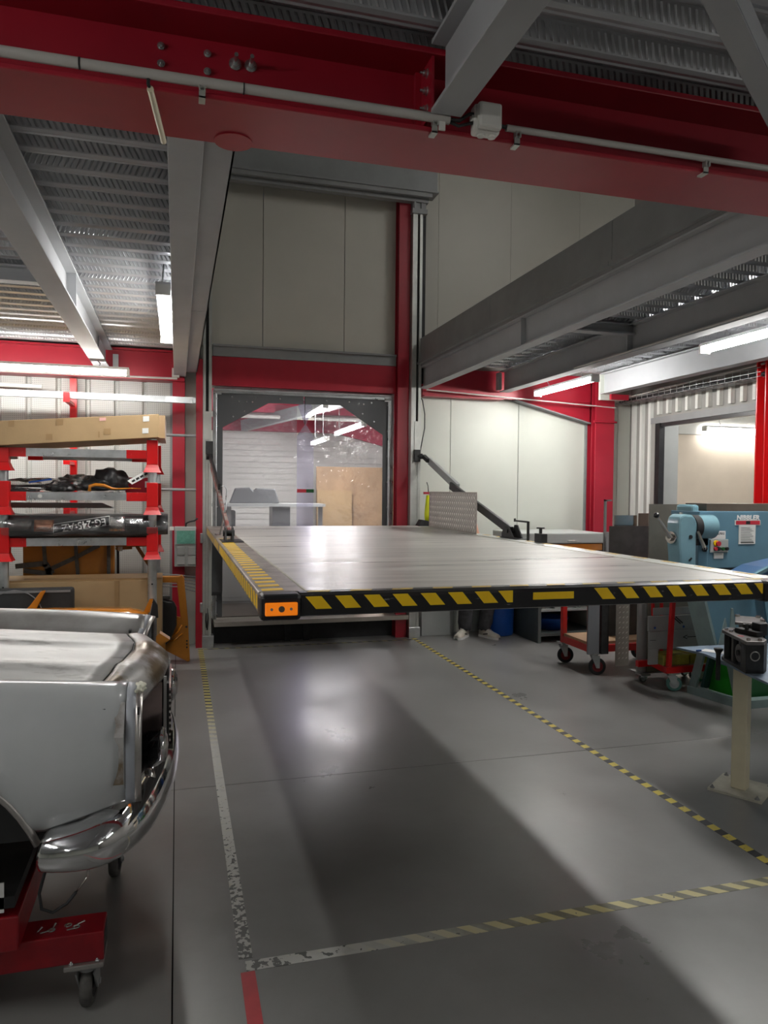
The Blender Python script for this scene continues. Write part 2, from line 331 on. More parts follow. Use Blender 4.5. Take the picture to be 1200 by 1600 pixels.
# ================================================================== SETTING
# floor of cast slabs with saw-cut joints
fl = struct('floor', MB().box(-6, 9, -6, 7.9, -0.2, -0.012), dark_base)
xs = [-6, -0.012, 5.3, 9]; ys = [-6, -1.5, 4.02, 7.9]
for i in range(3):
    for j in range(3):
        obj('concrete_slab', MB().box(xs[i]+.0025, xs[i+1]-.0025, ys[j]+.0025, ys[j+1]-.0025, -0.012, 0), concrete, fl)
ZD = 2.97   # underside of the steel deck
# back wall, left of the lift: perforated cassette cladding
def perforated(m):
    nt = m.node_tree; N = nt.nodes; L = nt.links; b = N['Principled BSDF']
    tc = N.new('ShaderNodeTexCoord'); vo = N.new('ShaderNodeTexVoronoi'); vo.inputs['Scale'].default_value = 55; vo.inputs['Randomness'].default_value = 0
    L.new(tc.outputs['Object'], vo.inputs['Vector']); cr = N.new('ShaderNodeValToRGB')
    cr.color_ramp.elements[0].position = 0.20; cr.color_ramp.elements[1].position = 0.26
    cr.color_ramp.elements[0].color = (0.24, 0.24, 0.225, 1); cr.color_ramp.elements[1].color = (0.50, 0.50, 0.47, 1)
    L.new(vo.outputs['Distance'], cr.inputs[0]); L.new(cr.outputs[0], b.inputs['Base Color'])
clad_perf = M('perforated_white_cladding', (0.7, 0.7, 0.66), 0.42); perforated(clad_perf)
wb = struct('wall_back', MB().box(-6, 0.24, 7.86, 7.95, 0, 6.5).box(2.5, 5.40, 7.86, 7.95, 0, 6.5).box(5.4, 9, 7.86, 7.95, 3.2, 6.5).box(.24, 2.5, 7.86, 7.95, 2.66, 6.5), white_panel)
x = -0.07
while x > -2.4:
    x0 = x-0.268
    prof = [(x, 7.80), (x-.215, 7.80), (x-.228, 7.835), (x-.255, 7.835), (x0, 7.80)]
    obj('cladding_panel', MB().prism(prof+[(x0, 7.855), (x, 7.855)], 'z', 0.0, 2.70), clad_perf, wb); x = x0
obj('corner_trim', MB().box(-.069, -.046, 7.76, 7.855, 0, 2.7), galv_dark, wb)
obj('wall_panel', MB().box(.08, .175, 7.80, 7.855, 0, 2.74), white_panel, wb)
# right of the lift: white sandwich panels, each its own board
for a, b in ((2.43, 2.968), (2.974, 3.808), (3.814, 4.69), (4.94, 5.12), (5.126, 5.297)):
    obj('wall_panel', MB().box(a, b, 7.815, 7.858, 0, 2.9, .002), white_panel, wb)
for a, b in ((.22, .857), (.863, 1.727), (1.733, 2.33)):
    obj('upper_wall_panel', MB().box(a, b, 7.80, 7.858, 3.085, 6.4, .002), white_panel_up, wb)
for a, b in ((2.42, 2.80), (2.802, 3.68), (3.682, 4.56), (4.562, 5.44), (5.442, 6.32), (6.322, 7.2), (7.202, 8)):
    obj('upper_wall_panel', MB().box(a, b, 7.815, 7.858, 2.98, 6.4, .002), white_panel_up, wb)
for k in range(7):
    obj('upper_wall_panel', MB().box(-6+k*.885, -6+(k+1)*.885-.006, 7.815, 7.858, 3.03, 6.4), white_panel_up, wb)
obj('sill_flashing', MB().box(.35, 2.30, 7.74, 7.80, 2.965, 3.065).box(.35, 2.30, 7.72, 7.80, 3.065, 3.085), galv_dark, wb)
# side wall on the right: ribbed cladding around the opening
def rib_run(y0, n, z0, z1, pitch=.1605):
    for i in range(n):
        yb = y0-i*pitch
        obj('cladding_rib', MB().prism([(5.3, yb), (5.262, yb-.012), (5.262, yb-.052), (5.3, yb-.062)], 'z', z0, z1), clad_white, ws)
ws = struct('wall_right', MB().box(5.3, 5.4, 7.30, 7.86, 0, 6.5).box(5.3, 5.4, 3.8, 7.30, 2.42, 6.5).box(5.3, 5.4, -6, 3.8, 0, 6.5), clad_grey)
rib_run(7.75, 3, 0, 2.72); rib_run(7.75-.1605*3, 12, 2.50, 2.72)
obj('door_lintel_trim', MB().box(5.27, 5.4, 3.8, 7.44, 2.40, 2.47), galv_dark, ws)
obj('door_side_trim', MB().box(5.275, 5.3, 7.30, 7.44, 0, 2.40), clad_grey, ws)
obj('door_track', MB().box(5.26, 5.33, 7.20, 7.275, 0, 2.40).box(5.28, 5.33, 3.8, 7.2, 2.36, 2.40), black_plastic, ws)
# the room seen through that opening
struct('wall_side_room_back', MB().box(5.4, 9, 8.45, 8.55, 0, 2.40), beige)
struct('trim_1', MB().box(5.4, 9, 8.44, 8.55, 2.405, 3.2), clad_white)
struct('wall_side_room_left', MB().box(5.41, 5.62, 7.34, 8.45, 0, 3.1), lt_grey)
struct('wall_side_room_right', MB().box(9, 9.1, 3, 8.6, 0, 3.2), beige)
struct('ceiling_side_room', MB().box(5.3, 9.1, 3, 8.6, 3.1, 3.2), clad_white)
struct('floor_side_room', MB().box(5.4, 9, 7.9, 8.6, -.1, 0), concrete)
struct('wall_left', MB().box(-6.1, -6, -6, 7.95, 0, 6.5), white_panel)
struct('wall_front', MB().box(-6.1, 9, -6.1, -6, 0, 6.5), white_panel)
struct('roof', MB().box(-6.1, 9.1, -6.1, 8, 6.5, 6.6), galv_dark)
# steel deck: trapezoidal sheets of five ribs
P = 0.174; Y0 = 7.60
def deck_profile(n):
    pts = []
    for i in range(n):
        y = -i*P
        pts += [(y, ZD+.058), (y-.05, ZD+.058), (y-.08, ZD+.006), (y-.095, ZD), (y-.101, ZD+.004), (y-.113, ZD+.004), (y-.119, ZD), (y-.134, ZD+.006), (y-.164, ZD+.058)]
    return pts+[(-n*P, ZD+.058)]
def deck_mesh(x0, x1, n):
    pr = deck_profile(n); mb = MB(); mb.grid([[(x0, y, z) for y, z in pr], [(x1, y, z) for y, z in pr]], False); return mb
def emboss_mesh(x0, x1, n, step=.024):
    mb = MB()
    for i in range(n):
        sl = -1 if i == 3 else 1
        for ya, yb in ((-.054, -.077), (-.137, -.160)):
            za, zb = (ZD+.0515, ZD+.0115) if yb > -.1 else (ZD+.0115, ZD+.0515)
            k = int((x1-x0)/step)
            for j in range(k):
                xx = x0+(j+.5)*step; t = sl*.011*(1 if yb > -.1 else -1)
                a = Vector((xx-t, ya-i*P, za)); b = Vector((xx+t, yb-i*P, zb)); nn = Vector((0, -.85 if yb < -.1 else .85, -.5)) * .0065
                wv = Vector((.0055, 0, 0))
                mb.add([a-wv, a+wv, a+nn, b-wv, b+wv, b+nn], [(0, 2, 5, 3), (2, 1, 4, 5), (0, 1, 2), (3, 5, 4)])
    return mb
ceil = struct('ceiling', MB().box(-6, .19, -6, 7.86, 3.04, 3.10).box(2.62, 5.3, -6, 7.86, 3.04, 3.10).box(.19, 2.62, -6, 2.32, 3.04, 3.10).box(5.3, 9, -6, 7.86, 3.1, 3.15), galv_dark)
bays = [(-6, .17, -2.7, .17), (2.62, 5.3, 2.62, 5.3)]
def sheet_row(x0, x1, ex0, ex1, first, count):
    dm = None; em = None
    for k in range(first, first+count):
        y = Y0-k*5*P
        if dm is None:
            o = obj('deck_sheet', deck_mesh(x0, x1, 5), deck_m, ceil); dm = o.data
            e = obj('embossing', emboss_mesh(ex0, ex1, 5), deck_m, o); em = e.data
        else:
            o = bpy.data.objects.new('deck_sheet', dm); col.objects.link(o); o.parent = ceil
            e = bpy.data.objects.new('embossing', em); col.objects.link(e); e.parent = o
        e['kind'] = 'stuff'; o.location = (0, y, 0)
sheet_row(-6, .17, -2.7, .17, 0, 6); sheet_row(2.62, 5.3, 2.62, 5.3, 0, 6)
# near the camera the deck runs on over the whole width
sheet_row(-6, 5.3, -1.2, 2.6, 6, 3)
plain_sheet = deck_mesh(-6, 5.3, 5)
for k in range(9, 16):
    o = obj('deck_sheet', plain_sheet, deck_m, ceil); o.location = (0, Y0-k*5*P, 0)
# ------------------------------------------------------------------ steel frame
def h_or(name, mb, mat, label, **k): return solo(name, mb, mat, label, 'beam', **k)
# main red beam across the picture
t = thing('steel_beam', (1.5, 2.30, 2.70), 'deep red steel beam crossing overhead in front of the lift, carrying the conduit', 'beam')
obj('web', MB().box(-6, 5.3, 2.29, 2.30, 2.715, 2.94), red_paint, t)
obj('bottom_flange', MB().box(-6, 5.3, 2.16, 2.43, 2.70, 2.715, .003), red_paint, t)
obj('top_flange', MB().box(-6, 5.3, 2.16, 2.43, 2.935, 2.955, .003), red_paint, t)
obj('end_plate', MB().cyl((.17, 2.40, 2.696), (.17, 2.40, 2.712), .06, n=24), red_paint, t)
for q in ((-.047, 2.895), (-.047, 2.845), (.085, 2.895), (.085, 2.843)): obj('bolt', bolt(MB(), (q[0], 2.289, q[1]), (0, -1, 0), .0085, .009, .006), bolt_m, t)
for q in ((.166, 2.878), (.212, 2.88)): obj('bolt', bolt(MB(), (q[0], 2.289, q[1]), (0, -1, 0), .014, .014, .04), bolt_m, t)
# conduit with clips and junction box
t = thing('conduit_pipe', (1, 2.15, 2.74), 'grey plastic cable conduit running along the overhead red beam', 'pipe')
obj('pipe', MB().cyl((-6, 2.148, 2.735), (-.255, 2.148, 2.735), .0145, n=14).cyl((-.25, 2.148, 2.735), (.80, 2.148, 2.737), .014, n=14), conduit_m, t)
obj('pipe', MB().cyl((.99, 2.148, 2.74), (2.6, 2.148, 2.742), .0105, n=14), conduit_m, t)
obj('black_wire', MB().tube([(.79, 2.15, 2.74), (.83, 2.14, 2.735), (.86, 2.13, 2.755), (.9, 2.13, 2.757)], .006).tube([(.79, 2.15, 2.735), (.83, 2.145, 2.722), (.87, 2.13, 2.73)], .005), rubber, t)
obj('black_wire', MB().tube([(.93, 2.13, 2.745), (.96, 2.14, 2.74), (1.0, 2.148, 2.74)], .006), rubber, t)
for xx in (-.253, .18): obj('cable_tie', MB().cyl((xx-.002, 2.148, 2.735), (xx+.002, 2.148, 2.735), .0155, n=14), rubber, t)
for xx in (.066, .755, 1.03, 1.735):
    obj('pipe_clip', MB().box(xx-.009, xx+.009, 2.150, 2.155, 2.694, 2.722).box(xx-.009, xx+.009, 2.150, 2.185, 2.693, 2.699).box(xx-.009, xx-.005, 2.14, 2.16, 2.715, 2.745).box(xx+.005, xx+.009, 2.14, 2.16, 2.715, 2.745), alu, t)
t = thing('junction_box', (.915, 2.13, 2.70), 'white rounded plastic junction box on the overhead red beam', 'junction box')
obj('box_body', MB().box(.872, .957, 2.115, 2.16, 2.700, 2.787, .010), pvc_white, t)
obj('box_lid', MB().box(.876, .953, 2.092, 2.116, 2.704, 2.783, .009), pvc_white, t)
for a_ in (.90, .935): obj('knockout', MB().cyl((a_, 2.135, 2.701), (a_, 2.135, 2.694), .012), pvc_white, t)
obj('knockout', MB().cyl((.873, 2.135, 2.745), (.866, 2.135, 2.745), .012), pvc_white, t)
obj('knockout', MB().cyl((.956, 2.135, 2.742), (.963, 2.135, 2.742), .01), pvc_white, t)
t = thing('conduit_offcut', (-.06, 2.16, 2.70), 'short cream conduit stub slanting down from the conduit across the red beam', 'pipe')
obj('pipe', MB().cyl((-.073, 2.155, 2.700), (-.042, 2.44, 2.688), .009, n=12), cream, t)
obj('black_wire', MB().tube([(-.077, 2.148, 2.728), (-.078, 2.15, 2.71), (-.073, 2.165, 2.70)], .005), rubber, t)
# grey beams along the depth of the hall
t = thing('steel_beam', (.02, 5, 2.72), 'broad grey steel beam along the left edge of the lift opening', 'beam')
obj('beam_section', ibeam(MB(), 'y', 2.43, 7.64, .025, 2.72, 2.955, .115), grey_steel, t, bevel=.002)
for a, b in ((2.43, 5.0), (5.006, 7.62)): obj('edge_trim', MB().box(.086, .19, a, b, 2.765, 2.78).box(.183, .19, a, b, 2.765, 3.30), grey_steel, t)
obj('stiffener', MB().box(-.03, .02, 5.0, 5.012, 2.732, 2.945), grey_steel, t)
t = thing('steel_beam', (-.67, 5, 2.72), 'grey steel beam in the ceiling above the shelving rack', 'beam')
obj('beam_section', ibeam(MB(), 'y', 2.43, 7.64, -.672, 2.72, 2.955, .13), grey_steel, t, bevel=.002)
obj('stiffener', MB().box(-.665, -.61, 5.0, 5.012, 2.732, 2.945).box(-.735, -.68, 5.0, 5.012, 2.732, 2.945), grey_steel, t)
obj('end_plate', MB().box(-.60, -.55, 7.60, 7.64, 2.70, 2.90), grey_steel, t)
obj('cross_beam', ibeam(MB(), 'x', -2.4, -.675, 5.0, 2.86, 2.955, .09), grey_steel, t)
t = thing('steel_beam', (2.59, 5, 2.72), 'long grey steel beam with upstand plates on the right edge of the lift opening', 'beam')
obj('beam_section', ibeam(MB(), 'y', 2.43, 7.66, 2.59, 2.72, 2.955, .10), grey_steel, t, bevel=.002)
obj('stiffener', MB().box(2.545, 2.585, 5.20, 5.212, 2.732, 2.945), grey_steel, t)
for a, b in ((2.3, 3.95), (3.955, 5.75), (5.755, 7.66)): obj('upstand_plate', MB().box(2.528, 2.54, a, b, 3.0, 3.24).box(2.528, 2.60, a, b, 3.24, 3.25).box(2.505, 2.54, a, b, 2.975, 3.0).box(2.535, 2.60, a, b, 2.955, 2.975), galv_dark, t)
t = thing('steel_beam', (3.54, 5, 2.72), 'middle grey steel beam of the right-hand ceiling with a conduit clipped below', 'beam')
obj('beam_section', ibeam(MB(), 'y', 2.43, 7.62, 3.535, 2.72, 2.955, .12), grey_steel, t, bevel=.002)
obj('stiffener', MB().box(3.48, 3.53, 5.20, 5.212, 2.732, 2.945), grey_steel, t)
obj('cross_beam', ibeam(MB(), 'x', 2.6, 3.53, 5.2, 2.87, 2.955, .09), grey_steel, t)
obj('end_plate', MB().box(3.44, 3.475, 7.56, 7.64, 2.74, 2.93), grey_steel, t)
obj('conduit', MB().cyl((3.47, 2.5, 2.735), (3.47, 6.0, 2.735), .009, n=10), conduit_m, t)
t = thing('steel_beam', (4.68, 5, 2.72), 'rightmost grey steel beam above the ribbed side wall', 'beam')
obj('beam_section', ibeam(MB(), 'y', 2.43, 7.40, 4.67, 2.72, 2.955, .12), grey_steel, t, bevel=.002)
obj('end_plate', MB().box(4.62, 4.93, 7.40, 7.44, 2.66, 2.95), white_panel, t)
obj('bracket', MB().box(4.72, 4.95, 7.34, 7.37, 2.66, 2.72), red_paint, t)
t = thing('steel_beam', (.72, 1, 2.75), 'grey steel beam bolted to the near side of the overhead red beam, above the junction box', 'beam')
obj('beam_section', ibeam(MB(), 'y', -6, 2.13, .7825, 2.74, 2.955, .098), grey_steel, t, bevel=.002)
obj('cleat_plate', MB().box(.75, .758, 2.17, 2.29, 2.76, 2.935).box(.73, .79, 2.27, 2.288, 2.76, 2.935), red_paint, t)
for zz in (2.795, 2.85, 2.905): obj('bolt', bolt(MB(), (.752, 2.215, zz), (-1, 0, 0), .011, .014, .012), bolt_m, t)
obj('drop_strap', MB().box(.765, .785, 2.14, 2.146, 2.70, 2.76), pvc_white, t)
t = thing('steel_brace', (1.4, 1.8, 2.75), 'grey steel angle slanting in the top right corner of the ceiling', 'brace')
obj('brace_bar', MB().bar((.90, 1.266, 2.79), (2.10, 2.14, 2.79), .065, .008).bar((.918, 1.241, 2.825), (2.118, 2.115, 2.825), .008, .07), grey_steel, t)
# far red frame
t = thing('steel_beam', (-2.5, 7.7, 2.67), 'red steel beam on the back wall above the shelving rack', 'beam')
obj('beam_section', MB().box(-6, .07, 7.66, 7.72, 2.70, 2.965).box(-6, .07, 7.60, 7.79, 2.67, 2.70).box(-6, .07, 7.60, 7.79, 2.95, 2.968), red_paint, t)
obj('conduit', MB().cyl((-6, 7.585, 2.66), (.0, 7.585, 2.69), .011, n=10), conduit_m, t)
obj('cable_box', MB().box(-.05, .02, 7.56, 7.6, 2.70, 2.79), conduit_m, t)
t = thing('steel_beam', (1.3, 7.75, 2.66), 'red steel lintel directly above the transparent door curtain', 'beam')
obj('beam_section', MB().box(.34, 2.30, 7.74, 7.80, 2.665, 2.962), red_paint, t, bevel=.002)
t = thing('steel_beam', (3.6, 7.75, 2.66), 'red steel beam on the back wall right of the lift, with a slanted haunch', 'beam')
obj('beam_section', MB().box(2.60, 4.69, 7.72, 7.80, 2.66, 2.965).box(2.60, 3.55, 7.66, 7.80, 2.645, 2.66), red_paint, t)
obj('haunch_plate', MB().prism([(3.72, 2.665), (4.69, 2.43), (4.69, 2.7), (3.72, 2.7)], 'y', 7.735, 7.80), red_paint, t)
obj('haunch_flange', MB().bar((3.72, 7.765, 2.655), (4.69, 7.765, 2.42), .12, .014), mid_grey, t)
obj('conduit', MB().cyl((2.62, 7.64, 2.71), (4.95, 7.60, 2.60), .008, n=8), conduit_m, t)
def column(x0, x1, y0, y1, z1, label, h=0):
    t = thing('steel_column', ((x0+x1)/2, (y0+y1)/2, 0), label, 'column')
    xm = (x0+x1)/2
    obj('web', MB().box(x0+.008, x1-.008, (y0+y1)/2-.006, (y0+y1)/2+.006, 0, z1), red_paint, t)
    obj('front_flange', MB().box(x0, x1, y0, y0+.014, 0, z1), red_paint, t)
    obj('rear_flange', MB().box(x0, x1, y1-.014, y1, 0, z1), red_paint, t); return t
column(-.045, .075, 7.68, 7.80, 2.67, 'red steel column between the perforated wall and the white strip, left of the lift')
column(.183, .246, 7.60, 7.70, 2.9, 'slim red steel column hugging the left lift rail')
t = column(2.30, 2.425, 7.66, 7.80, 6.3, 'tall red steel column at the right jamb of the door curtain')
t = column(4.69, 4.935, 7.60, 7.80, 2.96, 'red steel column at the right end of the white wall panels')
obj('tie_rod', MB().cyl((4.66, 7.59, 2.43), (4.96, 7.59, 2.43), .012, n=8), red_paint, t)
obj('corner_trim', MB().box(4.668, 4.69, 7.78, 7.81, 0, 2.43), mid_grey, t)
t = column(5.02, 5.20, 5.30, 5.50, 2.80, 'bright red steel column in front of the side opening, at the right edge of the photo')
for c in t.children: c.data.materials[0] = red_bright
# ------------------------------------------------------------------ lift guides and top beam
t = thing('lift_guide_rail', (.3, 7.65, 0), 'left aluminium lift guide rail standing by the slim red column', 'guide rail')
obj('rail_profile', MB().box(.250, .275, 7.60, 7.70, 0.12, 4.7).box(.305, .335, 7.60, 7.70, 0.12, 4.7).box(.275, .305, 7.67, 7.70, 0.12, 4.7), alu, t)
obj('slot_cover', MB().box(.277, .303, 7.605, 7.62, .12, 2.35).box(.27, .31, 7.595, 7.601, 2.1, 2.38), alu, t)
obj('dark_slot', MB().box(.276, .304, 7.63, 7.669, .12, 4.7), rubber, t)
obj('foot_plate', MB().box(.245, .36, 7.585, 7.71, 0, .12, .004), galv, t)
obj('carriage_bracket', MB().box(.222, .252, 7.57, 7.66, 1.06, 1.16, .01).box(.222, .252, 7.57, 7.66, .36, .46, .01), galv, t)
obj('link_chains', MB().tube([(.285, 7.61, .35), (.282, 7.6, .28), (.29, 7.6, .2)], .007).tube([(.30, 7.61, .4), (.305, 7.6, .3), (.295, 7.6, .18)], .007), tool_black, t)
t = thing('lift_guide_rail', (2.5, 7.65, 0), 'right aluminium lift guide rail standing beside the tall red column', 'guide rail')
obj('rail_profile', MB().box(2.435, 2.487, 7.60, 7.66, 0.12, 4.62).box(2.515, 2.545, 7.60, 7.66, 0.12, 4.62).box(2.435, 2.545, 7.66, 7.70, 0.12, 4.62), alu, t)
obj('slot_cover', MB().box(2.487, 2.515, 7.605, 7.62, .12, 2.32).box(2.475, 2.52, 7.595, 7.601, 2.0, 2.36), alu, t)
obj('dark_slot', MB().box(2.488, 2.514, 7.63, 7.66, .12, 4.62), rubber, t)
obj('foot_plate', MB().box(2.43, 2.56, 7.585, 7.71, 0, .12, .004), galv, t)
obj('head_bracket', MB().box(2.42, 2.59, 7.58, 7.70, 4.58, 4.63).box(2.44, 2.46, 7.585, 7.6, 4.63, 4.76).box(2.52, 2.535, 7.585, 7.6, 4.63, 4.76).box(2.43, 2.58, 7.60, 7.70, 4.62, 4.76), galv_dark, t)
obj('black_shade_strip', MB().box(2.547, 2.60, 7.66, 7.72, 2.78, 4.6), rubber, t)  # black strip standing in for the shadow beside the rail
obj('hinge_block', MB().cyl((2.47, 7.60, 1.98), (2.56, 7.57, 1.98), .03).box(2.47, 2.53, 7.56, 7.60, 1.92, 2.05), tool_black, t)
obj('control_cable', MB().tube([(2.565, 7.70, 2.64), (2.60, 7.71, 2.6), (2.63, 7.72, 2.45), (2.63, 7.72, 2.3), (2.58, 7.71, 2.05), (2.56, 7.7, 1.3)], .006).tube([(2.558, 7.66, 2.5), (2.562, 7.66, 1.9), (2.556, 7.66, 1.2)], .004), rubber, t)
t = thing('lift_head_beam', (1.5, 7.6, 4.72), 'dull grey steel head beam joining the two lift rails high up', 'beam')
obj('beam_face', MB().box(.22, 2.69, 7.55, 7.70, 4.80, 5.06, .003), galv_dark, t)
obj('lower_rail', MB().box(.22, 2.69, 7.50, 7.72, 4.785, 4.80).box(.22, 2.60, 7.58, 7.66, 4.70, 4.785).box(.22, 2.62, 7.52, 7.56, 4.74, 4.785), galv_dark, t)
# ------------------------------------------------------------------ door curtain
t = thing('door_curtain', (1.3, 7.83, .25), 'transparent flexible swing door with dark grey corner panels behind the lift', 'door')
obj('head_rail', MB().cyl((.37, 7.80, 2.635), (2.27, 7.80, 2.645), .017).box(.37, 2.28, 7.80, 7.86, 2.60, 2.66), galv, t)
obj('hinge_bracket', MB().box(.355, .44, 7.79, 7.80, 2.58, 2.63).cyl((.36, 7.785, 2.60), (.45, 7.785, 2.605), .01), galv, t)
obj('hinge_bracket', MB().box(2.19, 2.275, 7.79, 7.80, 2.58, 2.63).cyl((2.19, 7.785, 2.60), (2.27, 7.785, 2.605), .01), galv, t)
obj('jamb_profile', MB().box(.355, .375, 7.79, 7.86, .25, 2.62).cyl((.385, 7.80, .25), (.385, 7.80, 2.62), .012), galv, t)
obj('jamb_profile', MB().box(2.272, 2.295, 7.79, 7.86, .25, 2.66).cyl((2.25, 7.80, .25), (2.25, 7.80, 2.62), .02), galv, t)
def slab_y(poly, y0=7.83, y1=7.836): return MB().prism(poly, 'y', y0, y1)
obj('rubber_panel', slab_y([(.375, .27), (.455, .27), (.455, 2.245), (.93, 2.515), (1.30, 2.517), (1.30, 2.60), (.375, 2.60)]), pvc_grey, t)
obj('rubber_panel', slab_y([(2.272, .27), (2.182, .27), (2.182, 2.215), (1.70, 2.523), (1.315, 2.52), (1.315, 2.60), (2.272, 2.61)]), pvc_grey, t)
obj('clear_leaf', slab_y([(.455, .27), (1.23, .27), (1.23, 2.50), (.93, 2.51), (.455, 2.24)], 7.838, 7.840), pvc_clear, t)
obj('clear_leaf', slab_y([(2.182, .27), (1.417, .27), (1.417, 2.515), (1.70, 2.52), (2.182, 2.21)], 7.838, 7.840), pvc_clear, t)
obj('overlap_strip', slab_y([(1.232, .27), (1.415, .27), (1.415, 2.18), (1.33, 2.30), (1.40, 2.50), (1.32, 2.58), (1.30, 2.58), (1.24, 2.50), (1.315, 2.30), (1.232, 2.18)], 7.838, 7.841), pvc_lilac, t)
obj('slit_edge', MB().box(1.312, 1.318, 7.826, 7.83, 2.30, 2.62), rubber, t)
obj('red_sticker', MB().box(1.236, 1.335, 7.832, 7.836, 1.575, 1.612), red_label, t); obj('green_sticker', MB().box(1.335, 1.418, 7.832, 7.836, 1.575, 1.612), green_dark, t)
rv = [(.40, .3+k*.28) for k in range(9)]+[(2.235, .3+k*.28) for k in range(9)]+[(.55+.25*k, 2.565) for k in range(7)]+[(.56, 2.36), (.68, 2.42), (2.08, 2.36), (1.95, 2.44), (.62, 2.52), (.70, 2.52), (.76, 2.52), (1.9, 2.545), (1.96, 2.545)]
mb = MB()
for a, b in rv: mb.cyl((a, 7.83, b), (a, 7.824, b), .009, n=8)
o = obj('rivets', mb, bolt_m, t); o['kind'] = 'stuff'
# ------------------------------------------------------------------ room behind the curtain
struct('floor_back_room', MB().box(-3, 9, 7.88, 14.6, -.1, .25), concrete)
struct('wall_back_room_left', MB().box(-3.1, -3, 7.95, 14.6, .2, 4.6), clad_white)
struct('wall_back_room_right', MB().box(9, 9.1, 8.6, 14.6, .2, 4.6), clad_white)
wr = struct('wall_back_room', MB().box(-3, 9, 14.5, 14.6, .2, 3.15), clad_white)
for k in range(26): obj('wall_board', MB().box(-1, 6, 14.47, 14.5, .25+k*.1115, .25+(k+1)*.1115-.008), clad_white, wr)
struct('ceiling_back_room', MB().box(-3, 9, 7.95, 14.6, 4.5, 4.6), lt_grey)
t = thing('steel_beam', (3, 14.3, 3.1), 'faded red beam across the far wall seen through the door curtain', 'beam')
obj('beam_section', MB().box(-2, 8, 14.25, 14.45, 2.73, 3.02), purple, t)
t = thing('steel_beam', (3, 11, 3.1), 'second red beam, higher, seen at the top of the door curtain window', 'beam')
obj('beam_section', MB().box(-2, 8, 13.3, 13.45, 2.99, 3.45), purple, t)
obj('pipe', MB().cyl((-2, 13.2, 2.90), (8, 13.2, 2.90), .035), conduit_m, t)
t = thing('steel_beam', (2.2, 12, 3.3), 'grey rafter slanting behind the door curtain', 'beam')
obj('beam_section', MB().bar((1.2, 14.1, 2.80), (3.2, 11.2, 3.2), .12, .2), grey_steel, t)
t = thing('steel_haunch', (4.2, 14.3, 2.9), 'red sloping haunch on the right behind the door curtain', 'beam')
obj('haunch_plate', MB().prism([(3.0, 2.72), (5.2, 2.20), (5.2, 3.0), (3.0, 3.0)], 'y', 14.15, 14.24), purple, t)
t = thing('plywood_panel', (3.4, 13.6, .25), 'big plywood and red board leaning at the right behind the curtain', 'board')
obj('board', MB().box(2.53, 4.05, 13.7, 13.74, .25, 2.05), plywood, t)
obj('board', MB().box(2.53, 3.2, 13.62, 13.68, .25, 1.6), cardboard, t)
obj('red_strip', MB().box(4.05, 4.2, 13.7, 13.8, .25, 2.05), red_label, t)
t = thing('workbench', (1, 12.8, .25), 'long pale workbench seen through the door curtain', 'workbench')
obj('bench_top', MB().box(-.2, 2.45, 12.4, 13.1, 1.32, 1.37), lt_grey, t)
for xx in (-.1, .8, 1.6, 2.35): obj('leg', MB().box(xx, xx+.07, 12.5, 12.57, .25, 1.32), mid_grey, t)
obj('drawer_block', MB().box(1.55, 1.85, 12.45, 12.9, .8, 1.32), pvc_grey, t)
t = thing('upholstered_cushion', (1.3, 12.7, 1.37), 'dark grey upholstered part lying on the bench behind the curtain', 'seat')
obj('seat_back', MB().prism([(.85, 1.37), (1.70, 1.37), (1.62, 1.62), (1.30, 1.63), (1.25, 1.58), (1.2, 1.64), (.95, 1.63)], 'y', 12.65, 12.8), pvc_grey, t, bevel=.02)
t = thing('pale_backdrop', (1, 9, .25), 'added pale box that lightens the lower part of the door curtain', 'cabinet')  # added pale box, makes the curtain look light below the platform
obj('cabinet_body', MB().box(.1, 2.2, 9.0, 9.4, .25, 1.12, .01), clad_white, t); obj('backdrop_front', MB().box(.14, 1.1, 8.985, 9.0, .30, 1.08, .004), clad_white, t); obj('backdrop_front', MB().box(1.15, 2.15, 8.985, 9.0, .30, 1.08, .004), clad_white, t)
t = thing('storage_bin', (.75, 12.3, .25), 'dark blue bin under the bench behind the curtain', 'bin')
obj('bin_body', MB().box(.6, .95, 12.6, 12.9, .95, 1.25, .02), pvc_grey, t); obj('bin_stand', MB().box(.55, 1.0, 12.6, 12.95, .25, .95), lt_grey, t)
# sill of the lift pit
t = thing('loading_sill', (1.4, 7.75, 0), 'raised metal sill with tread-plate edge under the lift platform', 'sill')
obj('tread_edge', MB().box(.365, 2.43, 7.60, 7.88, .205, .25), diamond_m, t)
obj('pit_face', MB().box(.365, 2.43, 7.80, 7.86, 0, .205), rubber, t)
obj('brown_ramp', MB().box(.37, 2.43, 7.90, 8.8, .25, .258), brown_plate, t)
obj('stop_post', MB().box(1.10, 1.16, 7.74, 7.8, 0, .205), tool_black, t); obj('stop_post', MB().box(1.30, 1.36, 7.74, 7.8, 0, .205), tool_black, t)
t = thing('cable_duct', (.42, 7.72, .4), 'dark hanging duct behind the left lift rail below the platform', 'duct')
obj('duct_body', MB().prism([(7.70, .55), (7.79, .50), (7.79, 1.18), (7.70, 1.18)], 'x', .345, .45), pvc_grey, t)
